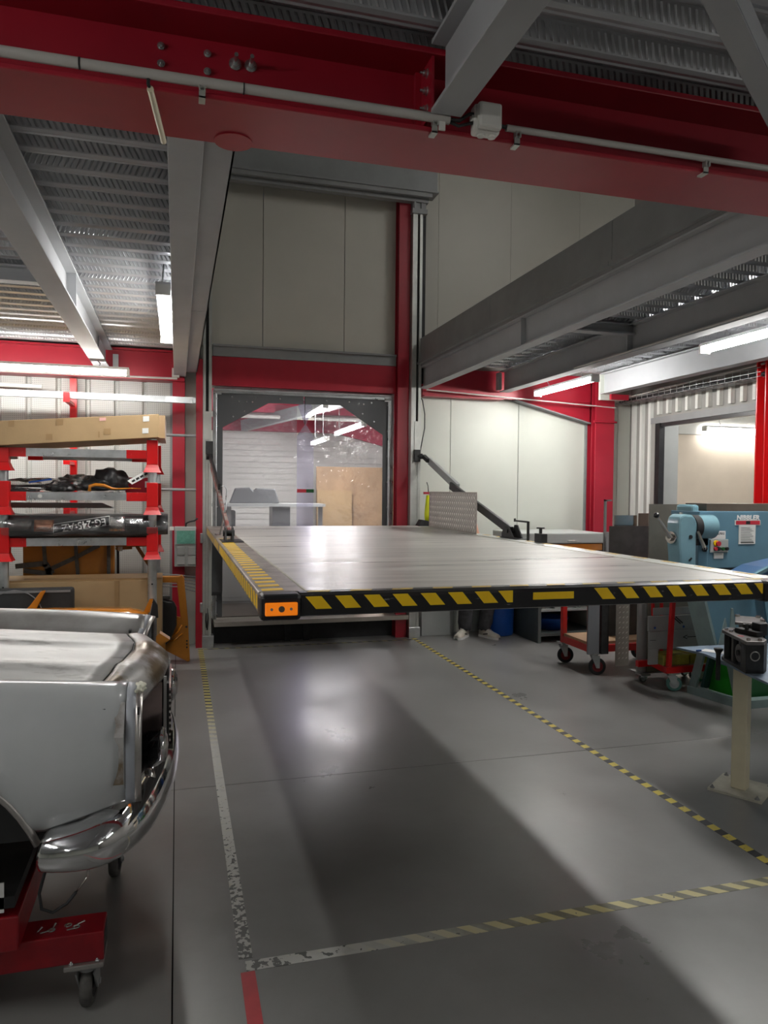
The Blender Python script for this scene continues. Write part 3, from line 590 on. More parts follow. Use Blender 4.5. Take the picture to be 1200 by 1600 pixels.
# ------------------------------------------------------------------ lights of the hall
def tube_light(a, b, label, zh=.05, group='tube lights of the workshop', em=None):
    """tube fixture between two points, hung on hooks"""
    a = Vector(a); b = Vector(b); d = (b-a).normalized(); c = (a+b)/2
    t = thing('tube_light', c, label, 'lamp', group)
    obj('housing', MB().bar(a+Vector((0, 0, .032)), b+Vector((0, 0, .032)), .085, .022), tube_body, t)
    obj('diffuser', MB().bar(a+d*.02, b-d*.02, .062, .040), em or tube_m, t)
    obj('end_cap', MB().bar(a-d*.004, a+d*.02, .086, .06), pvc_white, t); obj('end_cap', MB().bar(b-d*.02, b+d*.004, .086, .06), pvc_white, t)
    for q in (a+d*.25, b-d*.25): obj('hanger', MB().tube([q+Vector((0, 0, .04)), q+Vector((.012, 0, .07)), q+Vector((-.01, 0, .10)), q+Vector((0, 0, zh+.06))], .005, 6), galv_dark, t)
    return t
tube_light((-.08, 4.50, 2.76), (-.08, 6.0, 2.76), 'tube light hanging lengthwise beside the broad left beam', .16, em=tube_mid)
tube_light((-2.35, 6.90, 2.62), (-.41, 6.90, 2.62), 'long tube light hanging crosswise above the shelving rack', .25, em=tube_mid)
tube_light((3.87, 6.29, 2.70), (3.87, 7.48, 2.70), 'tube light beside the middle grey beam, above the cream workbench', .22)
tube_light((3.87, 3.35, 2.70), (3.87, 4.78, 2.70), 'tube light at the right edge of the photo beside the middle grey beam', .22)
# unseen lamps around the camera and on the upper level, mostly added for fill
for i, (a, b) in enumerate((((-1.9, .2, 2.7), (-1.9, 1.6, 2.7)), ((3.7, -.6, 2.7), (3.7, .8, 2.7)), ((-1.9, -3.0, 2.7), (-1.9, -1.6, 2.7)), ((3.7, -3.4, 2.7), (3.7, -2, 2.7)), ((-2.6, 3.3, 2.7), (-2.6, 4.7, 2.7)))):
    tube_light(a, b, 'tube light out of view, the '+('near left one behind the camera', 'near right one added for fill behind the camera', 'far left one added for fill behind the camera', 'far right one added for fill behind the camera', 'one above the car')[i], .16, 'tube lights out of view', tube_mid if i in (0, 4) else tube_dim)
for a, b, l_ in (((-2.5, 1.5, 5.6), (-2.5, 3, 5.6), 'left'), ((4, 1.5, 5.6), (4, 3, 5.6), 'right'), ((1, -1.5, 5.6), (1, 0, 5.6), 'middle'), ((4.4, 4.2, 5.6), (4.4, 5.7, 5.6), 'far right')):  # unseen tubes added to brighten the upper walls
    tube_light(a, b, l_+' added tube light of the upper level, out of view', .78, 'added tube lights of the upper level', tube_bright if l_ == 'far right' else tube_dim)
for a, b, l_ in (((2.2, 11.2, 2.9), (2.2, 12.8, 2.9), 'highest of the added tubes standing in for reflections in the door curtain, beside its slit'), ((2.76, 11.0, 2.62), (2.76, 13.0, 2.62), 'added tube light standing in for a reflection in the right half of the door curtain'), ((2.28, 11.5, 2.42), (2.28, 12.7, 2.42), 'lowest added tube light standing in for a reflection in the door curtain'), ((-.5, 9.5, 3.3), (-.5, 10.9, 3.3), 'tube light of the back room, out of view to the left')):  # first three added in place of reflections in the curtain
    tube_light(a, b, l_, 4.5-a[2]-.06, 'tube lights behind the door curtain')
tube_light((6.80, 8.36, 2.475), (8.6, 8.36, 2.475), 'tube light in the side room at the right edge', .5, 'tube lights of the side room', tube_dim)
tube_light((5.9, 6.2, 2.85), (7.3, 6.2, 2.85), 'tube light of the side room, out of view', .18, 'tube lights of the side room')
# ------------------------------------------------------------------ floor tapes
tape_l = stripe_tape('striped_tape_left', 1, .085, (2.4, .46), (4.2, .68), skew=.25, white=(5.7, 4.6), c1=(.55, .47, .12))
tape_r = stripe_tape('striped_tape_right', 1, .105, (2.5, .66), (5, .72), skew=-.15, c1=(.66, .53, .08), c2=(.03, .03, .035))
tape_f = stripe_tape('striped_tape_front', 0, .105, (.25, .50), (.75, .66), skew=1.0, white=(1.35, .55), c1=(.60, .53, .25), c2=(.17, .16, .11), wear_scale=20)
tape_b = stripe_tape('striped_tape_back', 0, .11, (0, .6), (2, .6), skew=.5, c1=(.30, .27, .12), c2=(.06, .06, .06))
def tape(name, x0, x1, y0, y1, mat, label):
    o = solo(name, MB().box(x0, x1, y0, y1, .0003, .0013), mat, label, 'floor marking', loc=(0, 0, .0003)); return o
tape('floor_tape', .205, .252, 2.50, 7.56, tape_l, 'left floor tape, striped at the far end and worn white near the camera')
tape('floor_tape', 2.46, 2.505, 2.50, 7.60, tape_r, 'right yellow and black striped floor tape running to the right lift rail')
tape('floor_tape', .225, 2.56, 2.428, 2.482, tape_f, 'near crosswise floor tape, worn white at left and yellow striped at right')
tape('floor_tape', .26, 2.46, 7.50, 7.54, tape_b, 'faint striped floor tape crosswise under the back of the lift')
tape('floor_tape', .205, .252, -2, 2.425, skirt, 'red floor tape continuing from the corner towards the camera')
# ------------------------------------------------------------------ lift platform
PX0, PX1, PY0, PY1, PZ = .28, 2.585, 2.58, 7.52, 1.232
t = thing('lift_platform', (1.43, 5, 1.15), 'large raised lift platform with worn grey deck and hazard-striped black edge', 'lift platform')
plat = t
obj('deck_board', MB().box(PX0+.18, PX1-.15, PY0+.085, PY1, PZ-.01, PZ), wood_deck, t)
obj('side_border', MB().box(PX0, PX0+.172, PY0+.08, PY1, PZ-.075, PZ+.001, .006), alu_worn, t)
obj('side_border', MB().box(PX1-.142, PX1, PY0+.08, PY1, PZ-.075, PZ+.001, .006), alu, t)
obj('deck_trim', MB().box(PX0+.173, PX0+.181, PY0+.07, PY1, PZ-.01, PZ+.002), cream_worn, t)
obj('deck_trim', MB().box(PX1-.150, PX1-.143, PY0+.07, PY1, PZ-.01, PZ+.002), cream_worn, t)
obj('deck_trim', MB().box(PX0+.12, PX1-.1, PY0+.078, PY0+.086, PZ-.01, PZ+.0015), alu, t)
obj('underframe', MB().box(PX0+.03, PX1-.03, PY0+.1, PY1, PZ-.07, PZ-.012), rubber_grey, t)
for k in range(6): obj('cross_member', MB().box(PX0+.05, PX1-.05, PY0+.5+k*.8, PY0+.56+k*.8, PZ-.10, PZ-.07), galv_dark, t)
obj('front_edge', MB().prism([(PY0+.004, PZ-.078), (PY0+.02, PZ-.083), (PY0+.08, PZ-.083), (PY0+.08, PZ+.001), (PY0+.035, PZ+.001), (PY0+.012, PZ-.006), (PY0+.002, PZ-.018)], 'x', PX0+.145, PX1-.14), black_paint, t)
def corner_block(x0, x1):
    obj('corner_block', MB().box(x0, x1, PY0-.008, PY0+.085, PZ-.092, PZ+.001, .014), black_paint, t)
    xm = (x0+x1)/2
    l = obj('marker_lamp', MB().box(xm-.057, xm+.057, PY0-.022, PY0-.006, PZ-.072, PZ-.026, .004), amber, t)
    obj('lamp_bulb_cover', MB().cyl((xm, PY0-.024, PZ-.048), (xm, PY0-.021, PZ-.048), .011, n=16), brown_plate, l)
    obj('lamp_screw', MB().cyl((xm-.035, PY0-.025, PZ-.048), (xm-.035, PY0-.02, PZ-.048), .005, n=10).cyl((xm+.033, PY0-.025, PZ-.048), (xm+.033, PY0-.02, PZ-.048), .005, n=10), bolt_m, l)
corner_block(PX0, PX0+.145); corner_block(PX1-.165, PX1)
zt, zb = PZ-.010, PZ-.055
def stripe(x, cut=None):
    p = [(x, zt), (x+.058, zt), (x+.096, zb), (x+.038, zb)]
    if cut: p = [(x, zt), (cut, zt), (cut, zb), (x+.038, zb)]
    obj('hazard_stripe', MB().prism(p, 'y', PY0-.0005, PY0+.004), yellow, t)
for x_ in (.440, .548, .655, .763, .872, .980, 1.088): stripe(x_)
stripe(1.185, 1.245)
for x_ in (1.60, 1.710, 1.822, 1.934, 2.046, 2.157, 2.268): stripe(x_)
stripe(2.372, 2.414)
obj('reflector_strip', MB().box(1.332, 1.508, PY0-.0005, PY0+.004, PZ-.048, PZ-.020), yellow, t)
for k in range(13): obj('edge_stripe', MB().prism([(.45+k*.16, PY0+.036), (.53+k*.16, PY0+.036), (.545+k*.16, PY0+.072), (.465+k*.16, PY0+.072)], 'z', PZ+.0012, PZ+.0022), yellow_worn, t)
for k in range(24):     # stripes on the left side face and on top of the left border
    y = PY0+.16+k*.10
    obj('side_stripe', MB().prism([(y, PZ-.062), (y+.045, PZ-.062), (y+.075, PZ-.012), (y+.03, PZ-.012)], 'x', PX0-.0015, PX0+.002), yellow, t)
obj('side_panel_yellow', MB().box(PX0-.0015, PX0+.002, PY0+.09, PY0+.135, PZ-.062, PZ-.012), yellow, t)
obj('side_panel_yellow', MB().box(PX0-.0015, PX0+.002, PY0+2.7, PY0+3.3, PZ-.062, PZ-.012).box(PX0-.0015, PX0+.002, PY0+3.4, PY0+4.7, PZ-.062, PZ-.012), yellow_worn, t)
for k in range(26):
    y = PY0+.10+k*.115; xr = PX1-.12
    obj('border_stripe', MB().prism([(PX0+.018, y), (PX0+.098, y+.012), (PX0+.098, y+.064), (PX0+.018, y+.052)], 'z', PZ+.0008, PZ+.0022), yellow if k < 24 else yellow_worn, t)
for k in range(16):
    y = PY0+.2+k*.27
    obj('border_stripe', MB().prism([(PX1-.05, y), (PX1-.012, y+.012), (PX1-.012, y+.13), (PX1-.05, y+.12)], 'z', PZ+.0008, PZ+.0022), yellow_worn, t)
# struts
t = thing('lift_strut', (2.56, 6.5, 1.23), 'grey and black folding strut on the right, passing behind the upright tread plate', 'strut')
obj('upper_bar', MB().bar((2.60, 7.46, 1.93), (2.60, 6.62, 1.64), .035, .075), lt_grey, t, bevel=.004)
obj('lower_bar', MB().bar((2.575, 6.75, 1.66), (2.575, 5.38, 1.29), .03, .07), black_paint, t, bevel=.004)
obj('top_fork', MB().bar((2.575, 7.58, 1.98), (2.575, 7.42, 1.925), .045, .045), tool_black, t, bevel=.008)
obj('foot_fork', MB().prism([(5.28, 1.235), (5.50, 1.235), (5.50, 1.27), (5.44, 1.33), (5.38, 1.33)], 'x', 2.545, 2.555).prism([(5.24, 1.235), (5.42, 1.235), (5.42, 1.27), (5.38, 1.34), (5.33, 1.34)], 'x', 2.60, 2.61).cyl((2.535, 5.39, 1.29), (2.62, 5.39, 1.29), .016).box(2.53, 2.63, 5.2, 5.5, 1.2335, 1.239), tool_black, t)
t = thing('lift_strut', (.33, 6.5, 1.23), 'thin worn red and black strut from the left lift rail down to the platform edge', 'strut')
obj('upper_bar', MB().bar((.315, 7.55, 1.93), (.335, 6.2, 1.62), .02, .05), tool_black, t)
scuffm = M('worn_red_grey', (.24, .07, .06), .45, 0, 0, 14, col2=(.24, .21, .19), lo=.45, hi=.55)
obj('lower_bar', MB().bar((.315, 7.2, 1.82), (.36, 5.35, 1.29), .022, .045), scuffm, t)
obj('foot_fork', MB().prism([(5.22, 1.235), (5.45, 1.235), (5.42, 1.30), (5.36, 1.34), (5.28, 1.33)], 'x', .325, .335).prism([(5.22, 1.235), (5.45, 1.235), (5.42, 1.30), (5.36, 1.34), (5.28, 1.33)], 'x', .375, .385).cyl((.315, 5.34, 1.29), (.395, 5.34, 1.29), .022).box(.30, .45, 5.18, 5.48, 1.2335, 1.238), tool_black, t)
obj('top_joint', MB().cyl((.28, 7.56, 1.93), (.345, 7.56, 1.93), .035).box(.275, .345, 7.54, 7.6, 1.95, 2.08), tool_black, t)
obj('spring_clip', MB().tube([(.30, 6.1, 1.24), (.325, 5.9, 1.25), (.34, 5.75, 1.36), (.36, 5.7, 1.52)], .007), galv, t)
obj('wire_hook', MB().tube([(.33, 6.3, 1.62), (.38, 6.28, 1.63), (.40, 6.28, 1.60), (.385, 6.3, 1.40)], .004), galv, t)
# tread plate standing on the platform edge
def tread(mb, x, y0, y1, z0, z1, sy=.052, sz=.052, face=-1):
    r = 0; z = z0+.02
    while z < z1-.02:
        y = y0+.02+(sy/2 if r % 2 else 0)
        while y < y1-.02:
            a = .014 if r % 2 else -.014
            mb.add([(x, y-a, z-.018), (x, y+.006, z-.004*(1 if a > 0 else -1)), (x, y+a, z+.018), (x, y-.006, z+.004*(1 if a > 0 else -1)), (x+face*.005, y, z)], [(0, 1, 4), (1, 2, 4), (2, 3, 4), (3, 0, 4)]); y += sy
        z += sz/2; r += 1
    return mb
t = thing('tread_plate_guard', (2.50, 6.54, 1.233), 'upright aluminium diamond tread plate standing on the right edge of the platform', 'metal plate')
obj('plate', MB().box(2.500, 2.506, 5.92, 7.17, 1.2335, 1.598, .002), diamond_m, t)
o = obj('tread_pattern', tread(MB(), 2.500, 5.93, 7.16, 1.24, 1.595), polished, t); o['kind'] = 'stuff'
t = thing('corner_clamp', (2.57, 5.1, 1.233), 'small black clamp with crank handle on the platform edge right of the strut foot', 'clamp')
obj('clamp_body', MB().box(2.545, 2.60, 4.83, 4.93, 1.234, 1.30, .004), tool_black, t)
obj('clamp_screw', MB().cyl((2.57, 4.88, 1.30), (2.57, 4.88, 1.345), .012).cyl((2.57, 4.88, 1.335), (2.57, 4.88, 1.345), .03), tool_black, t)
obj('crank_handle', MB().cyl((2.57, 5.08, 1.234), (2.57, 5.08, 1.38), .011).cyl((2.57, 5.08, 1.375), (2.55, 5.27, 1.378), .007).cyl((2.55, 5.27, 1.37), (2.55, 5.27, 1.395), .008), tool_black, t)
t = thing('warning_flag', (2.62, 7.5, 1.4), 'small fluorescent yellow cloth hanging beside the right lift rail', 'cloth')
obj('cloth', MB().grid([[(2.60, 7.55, 1.56), (2.64, 7.53, 1.56)], [(2.585, 7.54, 1.44), (2.635, 7.50, 1.43)], [(2.575, 7.53, 1.36), (2.62, 7.50, 1.34)], [(2.58, 7.53, 1.27), (2.63, 7.51, 1.27)]]), hi_vis, t, solid=.004)
obj('hanger_bar', MB().box(2.565, 2.68, 7.53, 7.55, 1.57, 1.595), red_paint, t); obj('hook', MB().tube([(2.62, 7.54, 1.59), (2.615, 7.54, 1.66), (2.60, 7.54, 1.70)], .005), tool_black, t)
t = thing('rail_foot_wedge', (2.55, 7.45, 1.233), 'black rubber wedge at the back right corner of the platform', 'wedge')
obj('wedge', MB().prism([(2.46, 1.234), (2.63, 1.234), (2.62, 1.255), (2.56, 1.29), (2.50, 1.30)], 'y', 7.38, 7.5), rubber, t)
# ------------------------------------------------------------------ shelving rack
t = thing('shelving_rack', (-.72, 6.35, 0), 'red and galvanised tube shelving rack loaded with car parts at the left', 'rack'); rack = t
SH = (1.835, 1.508, 1.163)
def sleeve(cx, cy, z, top):  # red socket with flared skirt around a post
    m = MB().box(cx-.042, cx+.042, cy-.042, cy+.042, z-.05, top, .004)
    rows = []
    for q, zz in ((.042, z-.05), (.05, z-.075), (.064, z-.105), (.067, z-.109)):
        rows.append([(cx-q, cy-q, zz), (cx+q, cy-q, zz), (cx+q, cy+q, zz), (cx-q, cy+q, zz)])
    return m.grid(rows, False, True)
for cx, cy in ((-1.235, 6.0), (-.185, 6.0), (-1.43, 6.72), (-.175, 6.72)):
    zt = 1.985 if cx > -1 else 1.895
    p = obj('post', MB().cyl((cx, cy, .0), (cx, cy, zt), .034, n=18), galv, t)
    for z in SH: obj('socket', sleeve(cx, cy, z, min(z+.14, zt)), red_bright, t)
    obj('post_hole', MB().cyl((cx, cy-.036, .86), (cx, cy-.033, .86), .007, n=8).cyl((cx, cy-.036, .72), (cx, cy-.033, .72), .007, n=8), tool_black, p)
for z in SH:
    for cy in (6.0, 6.72):
        obj('beam_bracket', MB().box(-.375, -.225, cy-.02, cy+.02, z-.005, z+.062, .003).cyl((-.345, cy-.024, z+.03), (-.345, cy-.02, z+.03), .008), red_bright, t)
        obj('beam_bracket', MB().box(-1.195, -1.08, cy-.02, cy+.02, z-.005, z+.062, .003).cyl((-1.11, cy-.024, z+.03), (-1.11, cy-.02, z+.03), .008), red_bright, t)
        obj('shelf_beam', MB().box(-1.08, -.375, cy-.016, cy+.016, z, z+.06).box(-1.08, -.375, cy-.019, cy-.016, z+.012, z+.022).box(-1.08, -.375, cy-.019, cy-.016, z+.038, z+.048), galv, t)
        obj('shelf_beam', MB().box(-2.35, -1.275, cy-.016, cy+.016, z, z+.06), galv, t)
    for cx in (-1.9, -1.5, -1.0, -.7, -.42): obj('cross_rail', MB().box(cx-.02, cx+.02, 6.016, 6.704, z+.03, z+.06), galv_dark, t)
    for ca, cb in ((-1.245, -1.42), (-.185, -.175)): obj('side_rail', MB().bar((ca, 6.042, z+.03), (cb, 6.68, z+.03), .03, .06), red_bright, t)
obj('cream_button', MB().cyl((-.985, 5.981, 1.538), (-.985, 5.975, 1.538), .014), pvc_white, t)
# long box on top
t = thing('cardboard_box', (-1.2, 6.25, 1.9), 'long brown cardboard box lying tilted on top of the shelving rack', 'box')
def tl(x): return 1.905+(x+1.235)*.081
A, B = -2.4, -.135
def skewbox(x0, x1, y0, y1, h0, h1, mb=None):
    mb = mb or MB(); vs = [(x, y, tl(x)+h) for h in (h0, h1) for y in (y0, y1) for x in (x0, x1)]
    return mb.add(vs, [(0, 2, 3, 1), (4, 5, 7, 6), (0, 1, 5, 4), (2, 6, 7, 3), (0, 4, 6, 2), (1, 3, 7, 5)])
obj('box_body', skewbox(A, B, 5.90, 6.62, 0, .178), cardboard, t, bevel=.004)
obj('end_flap', MB().prism([(5.91, 1.99), (6.60, 1.99), (6.60, 2.17), (5.93, 2.165)], 'x', B, B+.045), cardboard_d, t)
for x_, z0_, w_ in ((-1.18, .13, .04), (-.86, .125, .05), (-.93, .02, .045), (-.53, .04, .05), (-.57, .02, .012)): obj('tape_patch', skewbox(x_, x_+w_, 5.897, 5.901, z0_, z0_+.045), cardboard_d, t)
for x_, z0_ in ((-.25, .125), (-.255, .035)): obj('label_patch', skewbox(x_, x_+.045, 5.896, 5.901, z0_, z0_+.04), paper, t)
obj('red_label', skewbox(-.56, -.515, 5.896, 5.901, .145, .168), M('pink_label', (.75, .42, .38), .5), t)
# things on the middle shelf
def blob(mb, c, s, seed=0, n=14, rough=.25):
    rnd = random.Random(seed); bm = bmesh.new(); bmesh.ops.create_icosphere(bm, subdivisions=3, radius=1)
    ph = [rnd.random()*6 for _ in range(6)]
    for v in bm.verts:
        k = 1+rough*(math.sin(v.co.x*5+ph[0])*math.sin(v.co.y*6+ph[1])+.5*math.sin(v.co.z*9+v.co.x*7+ph[2]))
        v.co = Vector((v.co.x*s[0]*k, v.co.y*s[1]*k, max(v.co.z*k, -.75)*s[2]))
    return mb.frombm(bm, Matrix.Translation(c), True)
t = thing('wrapped_trim_parts', (-.95, 6.3, 1.57), 'car trims bundled in crumpled clear plastic on the left of the middle shelf', 'car part')
obj('trim_strips', MB().box(-1.6, -1.02, 6.02, 6.2, 1.570, 1.585).bar((-1.5, 6.3, 1.60), (-.62, 6.15, 1.63), .03, .02).bar((-1.5, 6.4, 1.62), (-.66, 6.25, 1.60), .03, .015), black_plastic, t)
obj('plastic_wrap', blob(blob(blob(MB(), (-1.0, 6.25, 1.62), (.34, .18, .055), 3), (-.74, 6.2, 1.635), (.15, .15, .07), 4), (-.82, 6.1, 1.61), (.16, .05, .04), 14), wrap_film, t)
obj('dark_bundle', blob(MB(), (-.85, 6.1, 1.595), (.10, .08, .032), 5), black_plastic, t)
obj('blue_strip', MB().bar((-1.08, 6.10, 1.64), (-.92, 6.08, 1.665), .02, .012), blue_plastic, t)
t = thing('black_trim_bag', (-.5, 6.2, 1.57), 'black car part in a bag heaped on the right of the middle shelf', 'car part')
obj('bag', blob(blob(MB(), (-.50, 6.2, 1.66), (.14, .16, .10), 8, rough=.18), (-.60, 6.15, 1.62), (.13, .12, .055), 9), black_plastic, t)
t = thing('orange_mudguard_trim', (-.5, 6.05, 1.57), 'orange painted arch trim at the front of the middle shelf', 'car part')
obj('arch', MB().tube([(-.645, 6.03, 1.58), (-.64, 6.02, 1.615), (-.60, 6.02, 1.628), (-.54, 6.02, 1.622), (-.48, 6.02, 1.600), (-.43, 6.02, 1.598), (-.35, 6.02, 1.602), (-.27, 6.02, 1.60)], .009, 8, [.012, .014, .014, .013, .009, .006, .005, .004]), orange_car, t)
t = thing('paper_tag', (-.3, 6.05, 1.6), 'white printed paper tag leaning by the right post of the middle shelf', 'tag')
obj('tag_sheet', MB().add([(-.37, 6.02, 1.660), (-.335, 6.0, 1.632), (-.19, 6.06, 1.715), (-.225, 6.08, 1.75)], [(0, 1, 2, 3)]), paper, t, solid=.002)
for k in range(4): obj('print_line', MB().bar((-.335+k*.03, 6.010+k*.012, 1.653+k*.018), (-.315+k*.03, 6.0135+k*.012, 1.668+k*.018), .002, .015), text_black, t)
t = thing('red_parts_case', (-.3, 6.3, 1.57), 'dark red box behind the right post of the middle shelf', 'box')
obj('case_body', MB().box(-.40, -.21, 6.25, 6.5, 1.57, 1.69, .006), red_paint, t); obj('case_label', MB().box(-.25, -.225, 6.246, 6.25, 1.61, 1.66), paper, t)
# the bumper with the number plate
def bump_curve(x): return 5.955+.55*(max(0, abs(x+.70)-.30))**2
t = thing('car_bumper', (-.7, 6.1, 1.223), 'black car bumper with a number plate upside down, in clear film on the lowest shelf', 'car part'); bp_ = t
rows = []
for i in range(31):
    x_ = -1.48+i*1.41/30; y_ = bump_curve(x_)
    e = .04 if x_ > -.2 else 0
    rows.append([(x_, y_+.22, 1.245+e), (x_, y_+.05, 1.226+e*.5), (x_, y_-.012, 1.245+e*.4), (x_, y_, 1.285), (x_, y_+.015, 1.36), (x_, y_+.05, 1.385), (x_, y_+.2, 1.395)])
obj('bumper_shell', MB().grid(rows), black_plastic, t, solid=.012)
def on_b(x, z, d=.016): return (x, bump_curve(x)-d+(z-1.285)*.2, z)
def patch(x0, x1, z0, z1, d, dz0=0, dz1=0, n=6):
    rr = []
    for i in range(n+1):
        x_ = x0+(x1-x0)*i/n; s_ = dz0+(dz1-dz0)*(i/n)
        rr.append([on_b(x_, z0+s_, d), on_b(x_, z1+s_, d)])
    return MB().grid(rr)
obj('copper_panel', patch(-1.02, -.885, 1.275, 1.36, .014), copper_film, t, solid=.004)
obj('foil_panel', patch(-.50, -.385, 1.275, 1.385, .014), foil, t, solid=.004)
obj('grille', patch(-1.20, -1.04, 1.28, 1.355, .012), rubber_grey, t, solid=.006)
g_ = obj('grille', patch(-.38, -.28, 1.275, 1.365, .012), rubber_grey, t, solid=.006)
for k in range(6): obj('grille_bar', patch(-.38, -.28, 1.283+k*.014, 1.287+k*.014, .018), black_plastic, g_, solid=.003)
obj('plate_frame', patch(-.886, -.494, 1.258, 1.330, .022, 0, .062), paper, t, solid=.003)
obj('number_plate', patch(-.882, -.498, 1.262, 1.326, .026, .001, .061), text_black, t, solid=.002)
sl_ = .062/.392
text('plate_text', 'EG-245-AZ', .078, text_white, t, (-.672, 5.925, 1.327), (-1, 0, -sl_), (sl_, 0, -1), .001, .31, .0008)
obj('plastic_wrap', MB().grid([[(x_, bump_curve(x_)-.03, 1.25+.008*math.sin(x_*23)), (x_, bump_curve(x_)-.035-.006*math.sin(x_*31), 1.33), (x_, bump_curve(x_)+.02, 1.41+.02*math.sin(x_*9+1)), (x_, bump_curve(x_)+.12, 1.425+.022*math.sin(x_*7))] for x_ in [-1.48+i*.05 for i in range(29)]]), wrap_film, t)
obj('silver_fold', blob(blob(MB(), (-.60, 6.05, 1.245), (.11, .05, .022), 11, rough=.4), (-.16, 6.1, 1.33), (.07, .08, .07), 12, rough=.3), foil, t)
t = thing('steel_flat_bar', (-.9, 6.6, 1.46), 'dark steel angle bar lying behind the rack between the lower shelves', 'bar')
obj('bar', MB().prism([(-2.3, 1.43), (-.52, 1.43), (-.62, 1.475), (-2.3, 1.475)], 'y', 6.76, 6.775), mid_grey, t)
# parts stored below the rack
t = thing('car_bonnet', (-.9, 6.5, .55), 'orange car bonnet stood on edge, its black ribbed inner side out, below the shelves', 'car part')
obj('skin', MB().box(-1.20, -.50, 6.50, 6.52, .0, 1.15, .01), dk_orange, t)
def rib(pts, w_, nm='rib'): 
    m = MB()
    for a, b in zip(pts[:-1], pts[1:]): m.bar((a[0], 6.488, a[1]), (b[0], 6.488, b[1]), .026, w_, up=(0, 0, 1))
    for a in pts[1:-1]: m.cyl((a[0], 6.475, a[1]), (a[0], 6.501, a[1]), w_/2, n=12)
    return obj(nm, m, rubber_grey, t)
rib([(-1.04, 1.15), (-1.03, .98), (-.98, .90)], .045); rib([(-1.25, .965), (-1.03, .985)], .04)
rib([(-1.03, .92), (-.80, 1.03), (-.62, 1.13)], .035); rib([(-.80, 1.15), (-.795, 1.03), (-.775, .80)], .035); rib([(-.545, 1.15), (-.545, .75)], .05); rib([(-1.19, .93), (-1.0, .90), (-.95, .8)], .035)
t = thing('cardboard_sheet', (-.9, 6.1, 0), 'large plain cardboard carton stood below the rack behind the car', 'box')
obj('carton', MB().box(-1.9, -.115, 6.08, 6.45, 0.02, .88, .004), cardboard, t); obj('carton_lid_edge', MB().box(-1.9, -.115, 6.09, 6.44, .88, .895), cardboard_d, t)
obj('packing_tape', MB().box(-.47, -.435, 6.076, 6.081, .05, .88), cardboard_d, t)
t = thing('black_door_panel', (-1, 5.9, .4), 'black foam panel leaning on the carton below the rack', 'car part')
obj('panel', MB().box(-1.9, -.74, 5.86, 5.95, .0, .86, .02), black_matte, t)
obj('raised_arc', MB().tube([(-1.14+.19*math.cos(a_), 5.858, .66+.19*math.sin(a_)) for a_ in [PI*k/12 for k in range(13)]], .004), mid_grey, t)
obj('raised_edge', MB().box(-1.88, -.76, 5.855, 5.862, .83, .845), mid_grey, t)
t = thing('orange_handle_trim', (-.95, 5.85, .7), 'bent orange trim strip standing against the black foam panel', 'car part')
obj('strip', MB().prism([(-.955, .845), (-.93, .852), (-.925, .84), (-1.01, .66), (-1.05, .56), (-1.09, .60), (-1.09, .68), (-1.03, .74)], 'y', 5.80, 5.85), orange_car, t, bevel=.006)
t = thing('orange_door', (-.1, 7.1, 0), 'orange car door frame standing on the floor right of the rack, inner side out', 'car part')
def flat(poly, y0, y1): return MB().prism(poly, 'y', y0, y1)
obj('outer_frame', flat([(-.50, .80), (.02, .80), (.045, .81), (.065, .78), (.10, .40), (.118, .012), (.10, .0), (-.14, .14), (-.14, .20), (.02, .30), (.035, .40), (.0, .74), (-.50, .745)], 7.0, 7.05), dk_orange, t, bevel=.008)
obj('lower_panel', flat([(-.5, .12), (-.14, .15), (.10, .06), (.09, .40), (.0, .42), (-.5, .55)], 7.03, 7.06), dk_orange, t)
obj('pressed_bead', MB().tube([(-.12, 6.995, .23), (-.04, 6.995, .245), (.02, 6.995, .30), (.045, 6.995, .35)], .010).tube([(-.10, 6.995, .20), (-.02, 6.995, .21), (.05, 6.995, .27)], .006), orange_car, t)
obj('inner_trim', flat([(-.42, .18), (-.20, .14), (-.12, .15), (-.05, .23), (.0, .36), (.0, .52), (-.03, .58), (-.14, .60), (-.42, .62)], 6.93, 7.0), black_plastic, t, bevel=.02)
obj('top_flap', MB().box(-.30, -.06, 6.92, 7.0, .595, .635, .01), rubber_grey, t)
obj('hinge_bolts', MB().cyl((.085, 6.995, .33), (.085, 6.99, .33), .01).cyl((.09, 6.995, .2), (.09, 6.99, .2), .008).cyl((.09, 6.995, .17), (.09, 6.99, .17), .008).cyl((.09, 6.995, .14), (.09, 6.99, .14), .008), tool_black, t)
obj('wire', MB().tube([(-.12, 6.925, .56), (-.13, 6.92, .5), (-.18, 6.92, .38), (-.22, 6.92, .26)], .006), tool_black, t)
t = thing('orange_window_frame', (-.35, 6.9, .9), 'slim orange window frame seen right of the bonnet below the rack', 'car part')
obj('frame', MB().bar((-.52, 6.85, 1.10), (-.18, 6.85, 1.105), .02, .035).bar((-.34, 6.85, 1.09), (-.20, 6.85, .86), .02, .03).bar((-.52, 6.85, 1.07), (-.38, 6.85, 1.075), .02, .02), M('brown_orange_paint', (.26, .095, .012), .35), t)
obj('side_bar', MB().bar((-.50, 6.88, 0.0), (-.50, 6.86, 1.10), .02, .03), rubber, t)
obj('bracket', MB().box(-.50, -.46, 6.83, 6.84, 1.05, 1.09), bolt_m, t)
t = thing('orange_wing', (-.4, 5.7, .5), 'orange car wing peeking above the far wing of the silver car', 'car part')
rows = []
for i in range(13):
    a_ = i/12; x_ = -1.0+a_*.80
    zc = .748-.02*a_**2-.05*max(0, a_-.85)*4
    rows.append([(x_, 5.5, .60), (x_, 5.45, zc-.03), (x_, 5.5, zc), (x_, 5.6, zc+.004), (x_, 5.7, zc-.05), (x_, 5.75, .55)])
obj('wing_panel', MB().grid(rows), orange_car, t, solid=.006)
